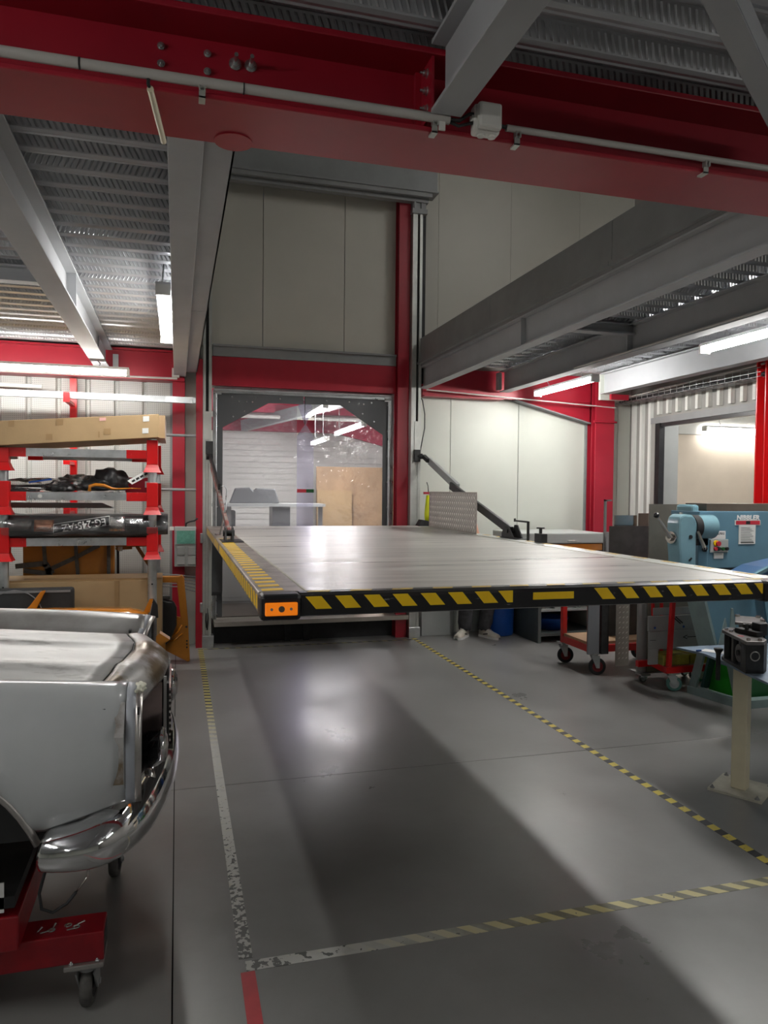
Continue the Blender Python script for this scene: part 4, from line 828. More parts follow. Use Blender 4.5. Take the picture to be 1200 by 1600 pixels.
t = thing('orange_bracket', (-.2, 5.6, .5), 'small upright orange and black bracket at the foot of the rack post', 'car part')
obj('plate', MB().prism([(-.235, .70), (-.19, .80), (-.165, .80), (-.19, .70)], 'y', 5.58, 5.60), orange_car, t); obj('pad', MB().prism([(-.19, .66), (-.165, .80), (-.135, .75), (-.13, .66)], 'y', 5.58, 5.62), rubber, t)
obj('tray', MB().add([(-.12, 5.5, .56), (-.05, 5.5, .51), (-.12, 5.5, .47), (-.2, 5.5, .5), (-.12, 5.6, .56), (-.05, 5.6, .51)], [(0, 1, 5, 4), (1, 2, 3), (0, 3, 2, 1)]), dk_orange, t, solid=.008)
obj('stand', MB().box(-.16, -.08, 5.52, 5.6, 0, .5), dk_orange, t)
# bar storage rack on the back wall
t = thing('bar_rack', (-.96, 7.6, 0), 'red cantilever rack on the perforated wall behind the shelving', 'rack')
obj('upright', MB().box(-1.0, -.94, 7.70, 7.78, 0, 2.66), red_bright, t)
for z in (2.42, 2.10, 1.85, 1.58, 1.38, 1.12):
    a_ = obj('arm', MB().box(-.995, -.955, 7.28, 7.70, z-.03, z), red_bright, t); obj('arm_tip', MB().box(-1.0, -.945, 7.262, 7.28, z-.035, z+.055), red_bright, a_)
def bars(z, lst, label):
    for k, (dy, r_, x1) in enumerate(lst):
        solo('steel_bar', MB().cyl((-2.6, 7.30+dy, z+r_+.001), (x1, 7.30+dy, z+r_+.001), r_, n=10), galv_dark, label[k], 'bar', group='bars on the wall rack')
t = thing('steel_channel', (-.9, 7.4, 2.42), 'long galvanised channel on the top arm of the wall rack', 'bar')
obj('channel', MB().box(-2.6, .17, 7.30, 7.36, 2.422, 2.48), galv, t)
bars(2.10, [(.05, .014, .175)], ['single dark bar on the second arm of the wall rack'])
bars(1.58, [(.02, .011, .176), (.05, .014, .17), (.09, .010, .175)], ['front bar of the three just above the bagged parts', 'middle bar of the three just above the bagged parts', 'rear bar of the three just above the bagged parts'])
for k in range(5): solo('thin_rod', MB().tube([(-.6, 7.45, .78-k*.03), (0, 7.42+k*.01, .765-k*.03), (.175, 7.4, .74-k*.035)], .006), galv_dark, ('highest', 'second highest', 'middle', 'second lowest', 'lowest')[k]+' thin rod sticking out behind the orange door frame', 'rod', group='thin rods behind the orange door frame')
t = thing('wall_pipe', (-1.4, 7.5, 2.55), 'short white pipe on the wall above the channel at the far left', 'pipe')
obj('pipe', MB().cyl((-2.6, 7.6, 2.565), (-1.23, 7.6, 2.555), .02), pvc_white, t)
# control box
t = thing('control_box', (.085, 7.6, .83), 'grey electrical box with a green tinted window on the red columns', 'electrical box')
obj('box_body', MB().box(-.025, .195, 7.60, 7.68, .825, 1.225, .008), lt_grey, t)
obj('window_frame', MB().box(-.012, .182, 7.592, 7.60, 1.045, 1.195, .003), lt_grey, t)
obj('green_window', MB().box(-.003, .173, 7.588, 7.593, 1.055, 1.185), teal_green, t)
for xx in (.0, .105):
    for zz in (.94, .845): obj('socket_cover', MB().box(xx, xx+.075, 7.585, 7.60, zz, zz+.085, .006), lt_grey, t)
obj('cable', MB().tube([(.085, 7.62, 1.22), (.09, 7.60, 1.26), (.12, 7.59, 1.275), (.17, 7.6, 1.285), (.20, 7.6, 1.31)], .008), rubber, t)
obj('junction', MB().box(-.07, -.03, 7.60, 7.63, 1.19, 1.225), pvc_white, t)
# ------------------------------------------------------------------ the car: nose of a silver body shell on a dolly
YC = 2.85
t = thing('car', (-.7, YC, .28), 'nose of an old silver and bare-metal car body with chrome bumper on a red dolly', 'car'); car = t
def fender(side, mat_, name):
    """lofted wing; side -1 is the near one"""
    rows = []; arch = (-.76, .48, .43)
    for i in range(41):
        x = -1.5+(i/40)*(1.5-.138)
        k = x+.138                      # 0 at the front, negative to the rear
        zc = 1.035-.10*k-.02*k*k*2; zc = min(zc, 1.12)
        bz = .728+.27*max(k, -.25)          # bottom edge dropping to the rear
        d = x-arch[0]
        if abs(d) < arch[2]: bz = max(bz, arch[1]+math.sqrt(arch[2]**2-d*d))
        h = zc-bz; f = 0.02*math.exp(k*14)  # front edge tucks in slightly
        prof = [(.47, zc-.085), (.52, zc-.055), (.56, zc-.018), (.60, zc-.002), (.645, zc-.004), (.69, zc-.028), (.72, zc-.07), (.738, zc-.13), (.748, zc-.20), (.75, bz+h*.30), (.742, bz+h*.12), (.728, bz+h*.03), (.715, bz)]
        rows.append([(x, YC+side*(p-f*(1 if p > .5 else 0)), z) for p, z in prof])
    return obj(name, MB().grid(rows), mat_, t, solid=.004)
near = fender(-1, primer, 'near_wing'); far = fender(1, bare_far, 'far_wing')
near['label'] = 'smooth grey primed near wing'; far['label'] = 'sanded bare-metal far wing'
def lamp_ring(side, nm):
    out = []
    for (x0, x1, mm, nmx) in ((-.136, -.112, primer_band, nm), (-.112, -.094, steel_band, nm)):
        rows = []
        for x in (x0, x1):
            g = (x+.138)*.25
            prof = [(.47, .955), (.52, .985), (.56, 1.018-g), (.60, 1.032-g), (.645, 1.03-g), (.69, 1.005-g), (.715, .965), (.735, .90), (.742, .83), (.738, .755), (.722, .726)]
            rows.append([(x-max(0, .60-p)*.27, YC+side*(p-.012-g*.6), z) for p, z in prof])
        out.append(obj(nmx, MB().grid(rows), mm, t, solid=.006))
    return out
lamp_ring(-1, 'headlamp_surround'); lamp_ring(1, 'headlamp_surround')
obj('filler_patch', blob(MB(), (-.105, YC-.600, 1.018), (.017, .05, .012), 21, rough=.3), filler, t)
obj('sanded_edge', MB().grid([[(-.150-.012*abs(math.sin(i*1.7))-.008*math.sin(i*.9), YC-.7+(.0 if i < 3 else -.047)+{0: .02, 1: 0, 2: -.025}.get(i, 0), 1.0-i*.026), (-.1395, YC-.7+(.0 if i < 3 else -.047)+{0: .02, 1: 0, 2: -.025}.get(i, 0)-.001, 1.0-i*.026)] for i in range(9)], False), bare_brown, near, solid=.002)
obj('lamp_bowl_inner', MB().box(-.20, -.19, YC-.70, YC-.48, .78, .99).box(-.20, -.19, YC+.48, YC+.70, .78, .99), black_matte, t)
obj('wing_inner_edge', MB().box(-.106, -.100, YC-.70, YC-.66, .745, .985), rubber, t)
obj('arch_lip', MB().tube([(-.76+.433*math.cos(a), YC-.728, .48+.433*math.sin(a)) for a in [math.radians(22+i*6) for i in range(24)]], .011, 8), steel_band, t)
# bonnet and nose
def hood_z(x, y):
    v = abs(y-YC); z = 1.018-.06*(v/.46)**2.4-.018*abs(math.sin(min(v, .16)/.16*PI/2))**.5*0
    z += .016*max(0, 1-abs(v-.0)/.05)          # centre crease
    z += .010*max(0, 1-abs(v-.27)/.05)
    k = x+.16; z += -.085*k if k < 0 else -.30*k
    return z-.02*math.exp(k*9)*0
def gapx(y): v = abs(y-YC)/.45; return -.150-.100*v**1.6
rows = []
for j in range(37):
    y = YC-.47+j*.94/36; gx = gapx(y)-.004
    rows.append([(gx-(1-(1-i/22)**1)*1.4, y, hood_z(gx-(i/22)*1.4, y)) for i in range(23)])
hood = obj('bonnet', MB().grid(rows), bare, t, solid=.004); hood['label'] = 'scratched bare-metal bonnet'
gap = MB().tube([(gapx(YC-.45+i*.03)-.001, YC-.45+i*.03, hood_z(gapx(YC-.45+i*.03), YC-.45+i*.03)-.008) for i in range(31)], .007, 6)
obj('bonnet_gap', gap, rubber, t)
def nosex(y): v = abs(y-YC); return -.034-.15*(v/.45)**2.6 if v < .46 else -.19
rows = []
for j in range(37):
    y = YC-.47+j*.94/36; g = gapx(y)+.004; n = max(nosex(y), g+.012); v = abs(y-YC)
    rr = []
    for i in range(9):
        x = g+(n-g)*i/8; z = hood_z(g, y)-.035*(i/8)**2*(1+v*1.2)-.01*(i/8)+.012*math.sin(i/8*PI)
        rr.append((x, y, z))
    zt_ = rr[-1][2]; rr.append((n+.003, y, zt_-.012)); rr.append((n-.004, y, zt_-.03))
    rows.append(rr)
nose = obj('nose_panel', MB().grid(rows), bare_brown, t, solid=.004); nose['label'] = 'patchy sanded nose panel'
# front face: grille surround, sides and mesh edge
obj('radiator_box', MB().box(-.40, -.17, YC-.46, YC+.46, .45, .90), rubber, t)
for sg in (-1, 1): obj('nose_side_panel', MB().prism([(-.20, .62), (-.05, .62), (-.048, .935), (-.20, .95)], 'y', YC+sg*.225-.004, YC+sg*.225+.004), pinkish, t)
rows = []
for j in range(25):
    y = YC-.22+j*.44/24; n = max(nosex(y), -.19)-.012
    rows.append([(n, y, .945-.10*abs(y-YC)), (n-.004, y, .80), (n-.012, y, .64)])
obj('front_panel', MB().grid(rows), pinkish, t, solid=.004)
for sg in (-1, 1): obj('inner_wing_panel', MB().box(-.30, -.14, YC+sg*.482-.004, YC+sg*.482+.004, .60, .93), pinkish, t)
mb = MB()
mb.box(-.044, -.034, YC-.207, YC-.199, .60, .95)
for k in range(48): mb.bar((-.040, YC-.2085, .605+k*.007), (-.034, YC-.2085, .611+k*.007), .002, .002)
o = obj('grille_mesh_edge', mb, bare, t); o['kind'] = 'stuff'
obj('grille_opening', MB().box(-.042, -.026, YC-.19, YC+.19, .66, .92), rubber, t)
for k in range(12): obj('grille_bar', MB().box(-.028, -.020, YC-.185, YC+.185, .675+k*.02, .683+k*.02), chrome_worn, t)
def fog(cx, cy, cz, r):
    l = obj('lamp_bowl', MB().lathe([(-.085, .004), (-.08, r*.35), (-.06, r*.7), (-.03, r*.93), (0, r)], (cx, cy, cz), (1, 0, 0)), black_gloss, t)
    obj('lamp_rim', MB().lathe([(-.004, r*.97), (0, r*1.08), (.012, r*1.08), (.02, r*.98), (.020, r*.9)], (cx, cy, cz), (1, 0, 0)), chrome, l)
    obj('lamp_glass', MB().lathe([(.016, r*.92), (.026, r*.6), (.030, .001)], (cx, cy, cz), (1, 0, 0)), chrome_worn, l)
fog(-.056, YC-.31, .745, .056); fog(-.024, YC+.12, .838, .058)
obj('lamp_bracket', MB().box(-.06, -.018, YC+.105, YC+.135, .765, .782), chrome_worn, t)
obj('horn', MB().lathe([(0, .004), (.006, .012), (.03, .017), (.07, .022), (.10, .026), (.104, .001)], (-.082, 2.37, .735), (.10, -.03, -1)), chrome_worn, t)
# bumper
path = [(-.353, 2.065), (-.29, 2.047), (-.22, 2.045), (-.165, 2.07), (-.115, 2.13), (-.075, 2.22), (-.045, 2.33), (-.018, 2.48), (.0, 2.65), (.008, 2.85)]
path = path+[(x, 2*YC-y) for x, y in path[-2::-1]]
rows = []
for i, (x, y) in enumerate(path):
    a = Vector(path[max(i-1, 0)]); b = Vector(path[min(i+1, len(path)-1)]); d = (b-a).normalized(); n = Vector((d.y, -d.x))
    s_ = min(i, len(path)-1-i); k_ = min(1, s_/5)
    rows.append([(x+n.x*o_, y+n.y*o_, z) for o_, z in ((-.095, .678+.05*k_), (-.06, .680+.048*k_), (-.022, .672+.036*k_), (-.002, .652+.022*k_), (.006, .630+.012*k_), (.002, .606), (-.014, .586), (-.04, .580))])
bm_ = obj('bumper', MB().grid(rows), chrome, t, solid=.003, sub=1); bm_['label'] = 'polished chrome wraparound bumper'
obj('bumper_tape', MB().box(-.013, -.010, YC-.2, YC-.02, .675, .73), filler, bm_)
obj('engine_bay_floor', MB().box(-1.4, -.45, YC-.55, YC+.55, .386, .42), rubber, t)
for sg in (-1, 1): obj('inner_arch', MB().box(-1.25, -.40, YC+sg*.59-.01, YC+sg*.59+.01, .60, .98), black_matte, t)
obj('hanging_wire', MB().tube([(-.345, 2.20, .60), (-.35, 2.20, .54), (-.368, 2.20, .47), (-.362, 2.20, .425), (-.335, 2.21, .405), (-.30, 2.22, .42), (-.275, 2.22, .45)], .0045), rubber, t)
obj('wire_end', MB().tube([(-.275, 2.22, .45), (-.255, 2.22, .475), (-.242, 2.22, .497)], .0025).cyl((-.243, 2.22, .492), (-.242, 2.22, .512), .004), chrome_worn, t)
# dolly
t = thing('car_dolly', (-.5, 2.8, 0), 'worn red steel dolly on rubber castors carrying the silver car', 'dolly')
for y0 in (2.345, 3.11):
    b_ = obj('cross_tube', MB().box(-1.6, -.212, y0, y0+.11, .165, .255, .004), red_dolly, t)
obj('tube_mouth', MB().box(-.2125, -.211, 2.355, 2.445, .175, .245), rubber, t)
obj('rail_tube', MB().box(-.62, -.44, 2.30, 3.3, .256, .36, .005), red_dolly, t)
obj('upright', MB().bar((-.66, 2.42, .256), (-.66, 2.42, .386), .10), red_dolly, t)
obj('upright', MB().bar((-.60, 3.2, .256), (-.60, 3.2, .386), .10), red_dolly, t)
def caster(cx, cy, ztop, r, w_, parent, tyre, rim, fork, dx=1, dy=0, off=.03):
    """swivel castor; axle along (dy,dx) across the rolling direction"""
    d = Vector((dx, dy, 0)).normalized(); ax = Vector((-d.y, d.x, 0)); c = Vector((cx, cy, r))-d*off
    f = obj('caster_fork', MB().box(cx-.045, cx+.045, cy-.045, cy+.045, ztop-.010, ztop), fork, parent)
    m = MB().cyl((cx, cy, ztop-.03), (cx, cy, ztop-.01), .028)
    for s_ in (-1, 1):
        o_ = ax*s_*(w_/2+.007)
        m.add([Vector((cx, cy, ztop-.025))+o_+d*.035, Vector((cx, cy, ztop-.025))+o_-d*.04, c+o_-d*.014+Vector((0, 0, -.012)), c+o_+d*.014+Vector((0, 0, -.012)),
               Vector((cx, cy, ztop-.025))+o_*1.2+d*.035, Vector((cx, cy, ztop-.025))+o_*1.2-d*.04, c+o_*1.2-d*.014+Vector((0, 0, -.012)), c+o_*1.2+d*.014+Vector((0, 0, -.012))],
              [(0, 1, 2, 3), (4, 7, 6, 5), (0, 4, 5, 1), (1, 5, 6, 2), (2, 6, 7, 3), (3, 7, 4, 0)])
    m.cyl(c-ax*(w_/2+.016), c+ax*(w_/2+.016), .009)
    obj('fork_arms', m, fork, f)
    obj('tyre', MB().lathe([(-w_/2, r*.62), (-w_/2, r*.88), (-w_*.32, r*.98), (0, r), (w_*.32, r*.98), (w_/2, r*.88), (w_/2, r*.62)], c, ax, 28), tyre, parent)
    obj('wheel_rim', MB().lathe([(-w_*.46, .004), (-w_*.46, r*.25), (-w_*.3, r*.3), (-w_*.3, r*.5), (-w_*.5, r*.64), (w_*.5, r*.64), (w_*.3, r*.5), (w_*.3, r*.3), (w_*.46, r*.25), (w_*.46, .004)], c, ax, 20), rim, parent)
caster(-.262, 2.385, .155, .068, .034, t, rubber_grey, rubber, galv_dark, .12, 1, -.02)
caster(-.245, 3.165, .155, .068, .034, t, rubber_grey, rubber, galv_dark, .12, 1, -.02)
caster(-1.4, 2.385, .155, .068, .034, t, rubber_grey, rubber, galv_dark, .12, 1, -.02); caster(-1.4, 3.165, .155, .068, .034, t, rubber_grey, rubber, galv_dark, .12, 1, -.02)
obj('caster_plate', MB().box(-.325, -.212, 2.333, 2.45, .150, .165, .003), steel_band, t)
obj('plate_bolts', bolt(bolt(MB(), (-.305, 2.345, .166), (0, 0, 1), .006, .006, .004), (-.232, 2.345, .166), (0, 0, 1), .006, .006, .004), bolt_m, t)
rnd = random.Random(3)
for i, (xx, yy) in enumerate(((-.32, 2.40), (-.295, 2.385), (-.365, 2.385))):
    solo('steel_washer', MB().lathe([(0, .005), (0, .011), (.002, .011), (.002, .005), (0, .005)], (xx, yy, .256), (0, 0, 1), 14), bolt_m, ('washer in the middle of the dolly tube', 'washer nearest the open end of the dolly tube', 'washer farthest from the open end of the dolly tube')[i], 'washer', group='loose washers on the dolly tube')
for i, (xx, yy, a_) in enumerate(((-.385, 2.375, .3), (-.40, 2.39, 1.2), (-.31, 2.372, .2), (-.285, 2.40, .6), (-.36, 2.40, 1.4))):
    d_ = Vector((math.cos(a_), math.sin(a_), 0))*.010; c_ = Vector((xx, yy, .2588))
    solo('small_bolt', MB().cyl(c_-d_, c_+d_, .0025, n=8).cyl(c_+d_, c_+d_*1.3, .0045, n=6), bolt_m, 'tiny loose bolt lying on the red dolly tube, the one '+('left of the washers, front', 'farthest left', 'by the middle washer', 'nearest the open tube end', 'behind the leftmost washer')[i], 'bolt', group='loose bolts on the dolly tube')
t = thing('paper_note', (-.6, 2.35, .4), 'white card with a black squiggle by the wheel arch at the left edge', 'card')
obj('card', MB().box(-.62, -.478, 2.300, 2.305, .375, .462), paper, t); obj('ink_squiggle', MB().tube([(-.515, 2.298, .395), (-.50, 2.298, .401), (-.49, 2.298, .396), (-.495, 2.298, .388)], .0015, 5), text_black, t)
# ------------------------------------------------------------------ right of the lift, at the back wall
t = thing('pump_cabinet', (2.8, 7.7, 0), 'light grey steel cabinet on the floor right of the lift rail', 'cabinet')
obj('cabinet_body', MB().box(2.60, 2.98, 7.66, 7.81, 0.0, .8, .004), lt_grey, t)
obj('ring_mark', MB().lathe([(0, .045), (.0015, .048), (0, .051)], (2.78, 7.659, .36), (0, -1, 0)), mid_grey, t)
t = thing('blue_barrel', (3.68, 7.6, 0), 'blue plastic barrel on the floor behind the person', 'barrel')
obj('barrel_body', MB().lathe([(0, .001), (0, .15), (.02, .16), (.3, .165), (.32, .172), (.34, .165), (.62, .165), (.64, .172), (.66, .165), (.9, .155), (.9, .001)], (3.5, 7.6, .001), (0, 0, 1), 32), blue_plastic, t)
t = thing('workbench', (4.1, 7.3, 0), 'low bench with cream top, orange drawer front and grey-green sides at the back wall', 'workbench')
obj('side_panel', MB().box(3.685, 3.72, 7.02, 7.78, 0, .97), cab_green, t); obj('side_panel', MB().box(4.44, 4.49, 7.02, 7.78, 0, .97), cab_green, t)
obj('back_panel', MB().box(3.71, 4.44, 7.74, 7.78, .1, 1.0), rubber, t)
obj('shelf', MB().box(3.71, 4.44, 7.03, 7.74, .07, .10), cab_green, t); obj('shelf', MB().box(3.71, 4.44, 7.05, 7.74, .33, .35), lt_grey, t); obj('shelf', MB().box(3.71, 4.44, 7.05, 7.74, .62, .64), lt_grey, t)
obj('drawer_front', MB().box(3.50, 4.42, 6.99, 7.02, .985, 1.055, .003), orange_car, t); obj('drawer_frame', MB().box(3.50, 4.47, 7.00, 7.6, .97, 1.06), rubber, t)
obj('bench_top', MB().box(3.45, 4.43, 6.96, 7.7, 1.062, 1.175, .012), lt_grey, t); t.children[-1].data.materials[0] = M('cream_bench', (.52, .53, .48), .5)
obj('handle', MB().tube([(3.98, 6.955, 1.09), (3.98, 6.935, 1.095), (4.08, 6.935, 1.095), (4.08, 6.955, 1.09)], .005), alu, t)
obj('end_bracket', MB().box(4.44, 4.50, 6.97, 7.02, .95, 1.18), mid_grey, t)
for i, (xx, a_) in enumerate(((3.82, .25), (3.97, -.1), (4.12, .1), (4.28, -.05))):
    solo('metal_section', MB().box(xx-.05, xx-.045, 7.10, 7.6, .3512, .55).box(xx-.05, xx+.06, 7.10, 7.6, .3512, .356).box(xx+.055, xx+.06, 7.10, 7.6, .3512, .55), lt_grey, ('first', 'second', 'third', 'fourth')[i]+' metal channel from the left standing on the bench shelf', 'metal channel', group='channels on the bench shelf')
t = thing('blue_tub', (3.9, 7.3, .101), 'dark blue plastic tub on the bottom shelf of the bench', 'tub')
obj('tub_body', MB().lathe([(0, .001), (0, .13), (.12, .19), (.13, .20), (.135, .19), (.03, .12), (.03, .001)], (3.98, 7.3, .101), (0, 0, 1), 28), blue_plastic, t)
# ------------------------------------------------------------------ sheet trolley with red frame
t = thing('sheet_trolley', (3.6, 5.9, 0), 'red steel trolley with castors holding upright metal sheets right of the lift', 'trolley')
rb2 = M('trolley_red', (.55, .02, .02), .35)
for (x_, y_) in ((3.50, 6.16), (3.50, 5.70), (4.34, 6.16), (4.34, 5.70)): obj('upright', MB().box(x_-.022, x_+.022, y_-.022, y_+.022, .19, 1.02), rb2, t)
obj('side_rail', MB().box(3.48, 3.52, 5.70, 6.16, .20, .26), rb2, t); obj('side_rail', MB().box(4.32, 4.36, 5.70, 6.16, .20, .26), rb2, t)
obj('end_rail', MB().box(3.5, 4.34, 5.68, 5.72, .20, .26).box(3.5, 4.34, 6.14, 6.18, .20, .26), rb2, t)
obj('floor_board', MB().box(3.49, 4.34, 5.72, 6.14, .262, .285), plywood, t)
rim_red = M('castor_rim_red', (.20, .01, .015), .45)
for (x_, y_) in ((3.505, 6.17), (3.545, 5.69), (4.30, 6.17), (4.30, 5.72)): caster(x_, y_, .198, .076, .034, t, rubber, rim_red, galv, 1, -.25, -.02)
obj('hook_post', MB().box(3.865, 3.885, 6.08, 6.10, .285, 1.54).box(3.865, 3.94, 6.08, 6.10, 1.525, 1.54), galv_dark, t)
def sheet(name, x0, x1, y, z0, z1, th, mat_, label, rz=0, cat='metal sheet'):
    return solo(name, MB().box(x0, x1, y, y+th, z0, z1), mat_, label, cat)
sheet('steel_sheet', 3.825, 4.24, 5.93, .2865, 1.298, .012, dark_plate, 'dark steel sheet standing in the trolley, left of the tallest sheet')
sheet('steel_sheet', 4.16, 4.27, 5.98, .2865, 1.415, .006, brown_plate, 'narrow brownish sheet rising behind the dark steel sheet')
sheet('steel_sheet', 3.93, 4.17, 6.02, .2865, 1.395, .006, chrome_worn, 'mirror-like sheet reflecting the red column behind the dark sheet')
sheet('steel_sheet', 3.835, 4.37, 5.36, .085, 1.512, .01, bright_plate, 'tallest olive-grey steel sheet behind the blue machine head')
sheet('steel_sheet', 3.43, 3.54, 5.62, .20, 1.0, .02, M('blue_grey_sheet', (.22, .225, .245), .4, .3), 'blue-grey sheet hanging at the front left of the sheet stack under the platform')
sheet('steel_sheet', 3.55, 3.62, 5.60, .20, 1.0, .05, tool_black, 'black sheet bundle next to the tread plate under the platform')
sheet('steel_sheet', 3.76, 3.95, 5.38, .085, 1.0, .02, sheet_wrap, 'wide dull grey sheet right of the tread plate under the platform')
t = thing('tread_plate_sheet', (3.69, 5.5, .13), 'narrow aluminium tread plate standing among the sheets under the platform', 'metal sheet')
obj('plate', MB().box(3.625, 3.755, 5.50, 5.506, .115, 1.0), diamond_m, t)
mb = MB(); z = .16; r_ = 0
while z < .98:
    x_ = 3.64+(.02 if r_ % 2 else 0)
    while x_ < 3.745:
        s_ = 1 if r_ % 2 else -1; mb.add([(x_-.011*s_, 5.5, z-.011), (x_+.004, 5.5, z-.003), (x_+.011*s_, 5.5, z+.011), (x_-.004, 5.5, z+.003), (x_, 5.4975, z)], [(0, 1, 4), (1, 2, 4), (2, 3, 4), (3, 0, 4)]); x_ += .036
    z += .022; r_ += 1
o = obj('tread_pattern', mb, polished, t); o['kind'] = 'stuff'
t = thing('sheet_stand', (3.7, 5.5, 0), 'low grey stand with rubber castors carrying the grey sheets', 'trolley')
obj('base', MB().box(3.76, 4.38, 5.34, 5.5, .078, .084), galv_dark, t)
caster(3.80, 5.36, .078, .038, .02, t, rubber_grey, galv, galv, 1, .1, 0); caster(4.3, 5.36, .078, .038, .02, t, rubber_grey, galv, galv, 1, .1, 0); caster(4.3, 5.47, .078, .038, .02, t, rubber_grey, galv, galv, 1, .1, 0)
# second small red cart
t = thing('panel_cart', (4.0, 5.2, 0), 'small bright red cart with teal castors carrying wrapped panels', 'cart')
obj('base_frame', MB().box(3.785, 4.50, 5.03, 5.07, .155, .205).bar((3.85, 5.30, .18), (3.805, 5.05, .18), .04, .05).box(3.7, 4.5, 5.28, 5.32, .155, .205), red_bright, t)
obj('post', MB().bar((3.82, 5.05, .205), (3.90, 5.10, 1.05), .032), red_bright, t); obj('post', MB().bar((3.92, 5.28, .205), (3.905, 5.28, 1.0), .02), red_bright, t); obj('post', MB().bar((3.85, 5.28, .205), (3.81, 5.28, 1.0), .02), red_bright, t)
teal = M('teal_castor', (.10, .26, .23), .4)
caster(3.87, 5.07, .155, .062, .03, t, teal, galv, galv, .9, -.4, -.015); caster(4.4, 5.07, .155, .062, .03, t, teal, galv, galv, .9, -.4, -.015); caster(4.3, 5.28, .155, .062, .03, t, teal, galv, galv, .9, -.4, -.015)
t = thing('film_wrapped_sheets', (4.0, 5.2, .206), 'pale grey film-wrapped panels printed with arrows, stood on the red cart', 'panel')
obj('lower_panel', MB().box(3.70, 4.36, 5.14, 5.16, .33, .475), sheet_wrap, t); obj('upper_panel', MB().box(3.70, 4.36, 5.15, 5.17, .478, .60), sheet_wrap, t); obj('rear_panel', MB().box(3.77, 4.36, 5.19, 5.2, .60, .66), sheet_wrap, t); obj('side_panel', MB().box(3.70, 3.785, 5.14, 5.16, .206, .327), sheet_wrap, t)
obj('printed_arrow', MB().bar((4.06, 5.137, .42), (4.30, 5.137, .42), .002, .006).bar((4.02, 5.137, .42), (4.06, 5.137, .435), .002, .006).bar((4.02, 5.137, .42), (4.06, 5.137, .405), .002, .006), text_black, t)
obj('printed_bars', MB().bar((3.93, 5.147, .585), (4.0, 5.147, .53), .002, .01).bar((3.95, 5.147, .59), (4.02, 5.147, .535), .002, .01).bar((4.15, 5.147, .59), (4.22, 5.147, .54), .002, .01).box(3.705, 3.76, 5.137, 5.139, .405, .408), text_black, t)
obj('blue_dots', MB().cyl((3.755, 5.148, .505), (3.755, 5.146, .505), .010).cyl((4.03, 5.148, .505), (4.03, 5.146, .505), .010), blue_plastic, t)
for a_, b_, mm in ((3.79, 4.04, 'left'), (4.05, 4.30, 'right')): solo('wrapped_block', MB().box(a_, b_, 5.08, 5.25, .206, .29, .005), olive, 'yellow-olive wrapped block on the red cart, the '+mm+' one', 'block', group='olive blocks on the red cart')
# ------------------------------------------------------------------ nibbling machine
t = thing('nibbling_machine', (4.1, 4.7, 0), 'big blue sheet-metal nibbling machine at the right with lever handles', 'machine'); mc = t
obj('arm_housing', MB().box(3.735, 5.1, 4.62, 4.95, 1.045, 1.472, .006), machine_blue, t)
obj('housing_left_cover', MB().box(3.715, 3.80, 4.60, 4.93, 1.04, 1.31, .004), machine_blue, t)
# head: upright cast body with a rounded top
pr = [(3.475, 1.0), (3.605, 1.0), (3.605, 1.38), (3.595, 1.425), (3.565, 1.452), (3.49, 1.455), (3.462, 1.435), (3.45, 1.39), (3.45, 1.27), (3.462, 1.15)]
obj('head_casting', MB().prism(pr, 'y', 4.48, 4.62), machine_light, t, bevel=.022)
obj('drum', MB().cyl((3.60, 4.57, 1.36), (3.80, 4.57, 1.36), .088, n=28), machine_light, t)
obj('black_collar', MB().cyl((3.605, 4.56, 1.36), (3.66, 4.56, 1.36), .088, n=28), rubber, t)
obj('recess', MB().box(3.70, 3.80, 4.60, 4.61, 1.22, 1.32), rubber, t)
obj('rear_casting', MB().box(3.74, 3.80, 4.70, 4.9, 1.44, 1.52, .02), machine_light, t)
obj('hub', MB().cyl((3.452, 4.54, 1.285), (3.425, 4.535, 1.285), .045, n=20).cyl((3.43, 4.54, 1.285), (3.405, 4.535, 1.285), .026, n=16), chrome_worn, t)
def lever(a, b, ra, rb_, nm='lever'):
    l = obj(nm, MB().cyl(a, b, ra, rb_, n=14), chrome_worn, t); obj('knob', MB().sph(b, .021), black_gloss, l)
lever((3.40, 4.51, 1.29), (3.276, 4.50, 1.447), .019, .009); lever((3.60, 4.47, 1.335), (3.656, 4.46, 1.204), .010, .015)
obj('plug', MB().cyl((3.55, 4.481, 1.292), (3.55, 4.474, 1.292), .014).cyl((3.54, 4.481, 1.12), (3.56, 4.476, 1.14), .006), rubber, t)
obj('oil_cap', MB().cyl((3.52, 4.55, 1.45), (3.52, 4.55, 1.466), .012), bolt_m, t)
obj('switch_panel', MB().box(3.825, 3.985, 4.605, 4.62, 1.165, 1.262, .003), lt_grey, t)
obj('switch_button', MB().cyl((3.885, 4.606, 1.232), (3.885, 4.585, 1.232), .019), red_label, t); obj('yellow_ring', MB().cyl((3.872, 4.606, 1.235), (3.872, 4.598, 1.235), .022), yellow, t)
for i, xx in enumerate((3.865, 3.895, 3.93, 3.965)): obj('switch_button', MB().cyl((xx, 4.606, 1.193), (xx, 4.588, 1.193), .013), (red_label, text_black, green_dark, text_black)[i], t)
obj('name_label', MB().box(3.85, 3.965, 4.614, 4.62, 1.265, 1.325), paper, t)
text('label_text', 'PULLMAX', .03, text_black, t, (3.908, 4.612, 1.306), (1, 0, 0), (0, 0, 1), .0005, .095)
text('label_text', '- - - -  - - -', .014, text_black, t, (3.908, 4.612, 1.280), (1, 0, 0), (0, 0, 1), .0005, .09)
obj('name_label', MB().box(3.865, 3.95, 4.614, 4.62, 1.118, 1.16), paper, t)
obj('data_label', MB().box(4.085, 4.235, 4.612, 4.619, 1.225, 1.375), paper, t)
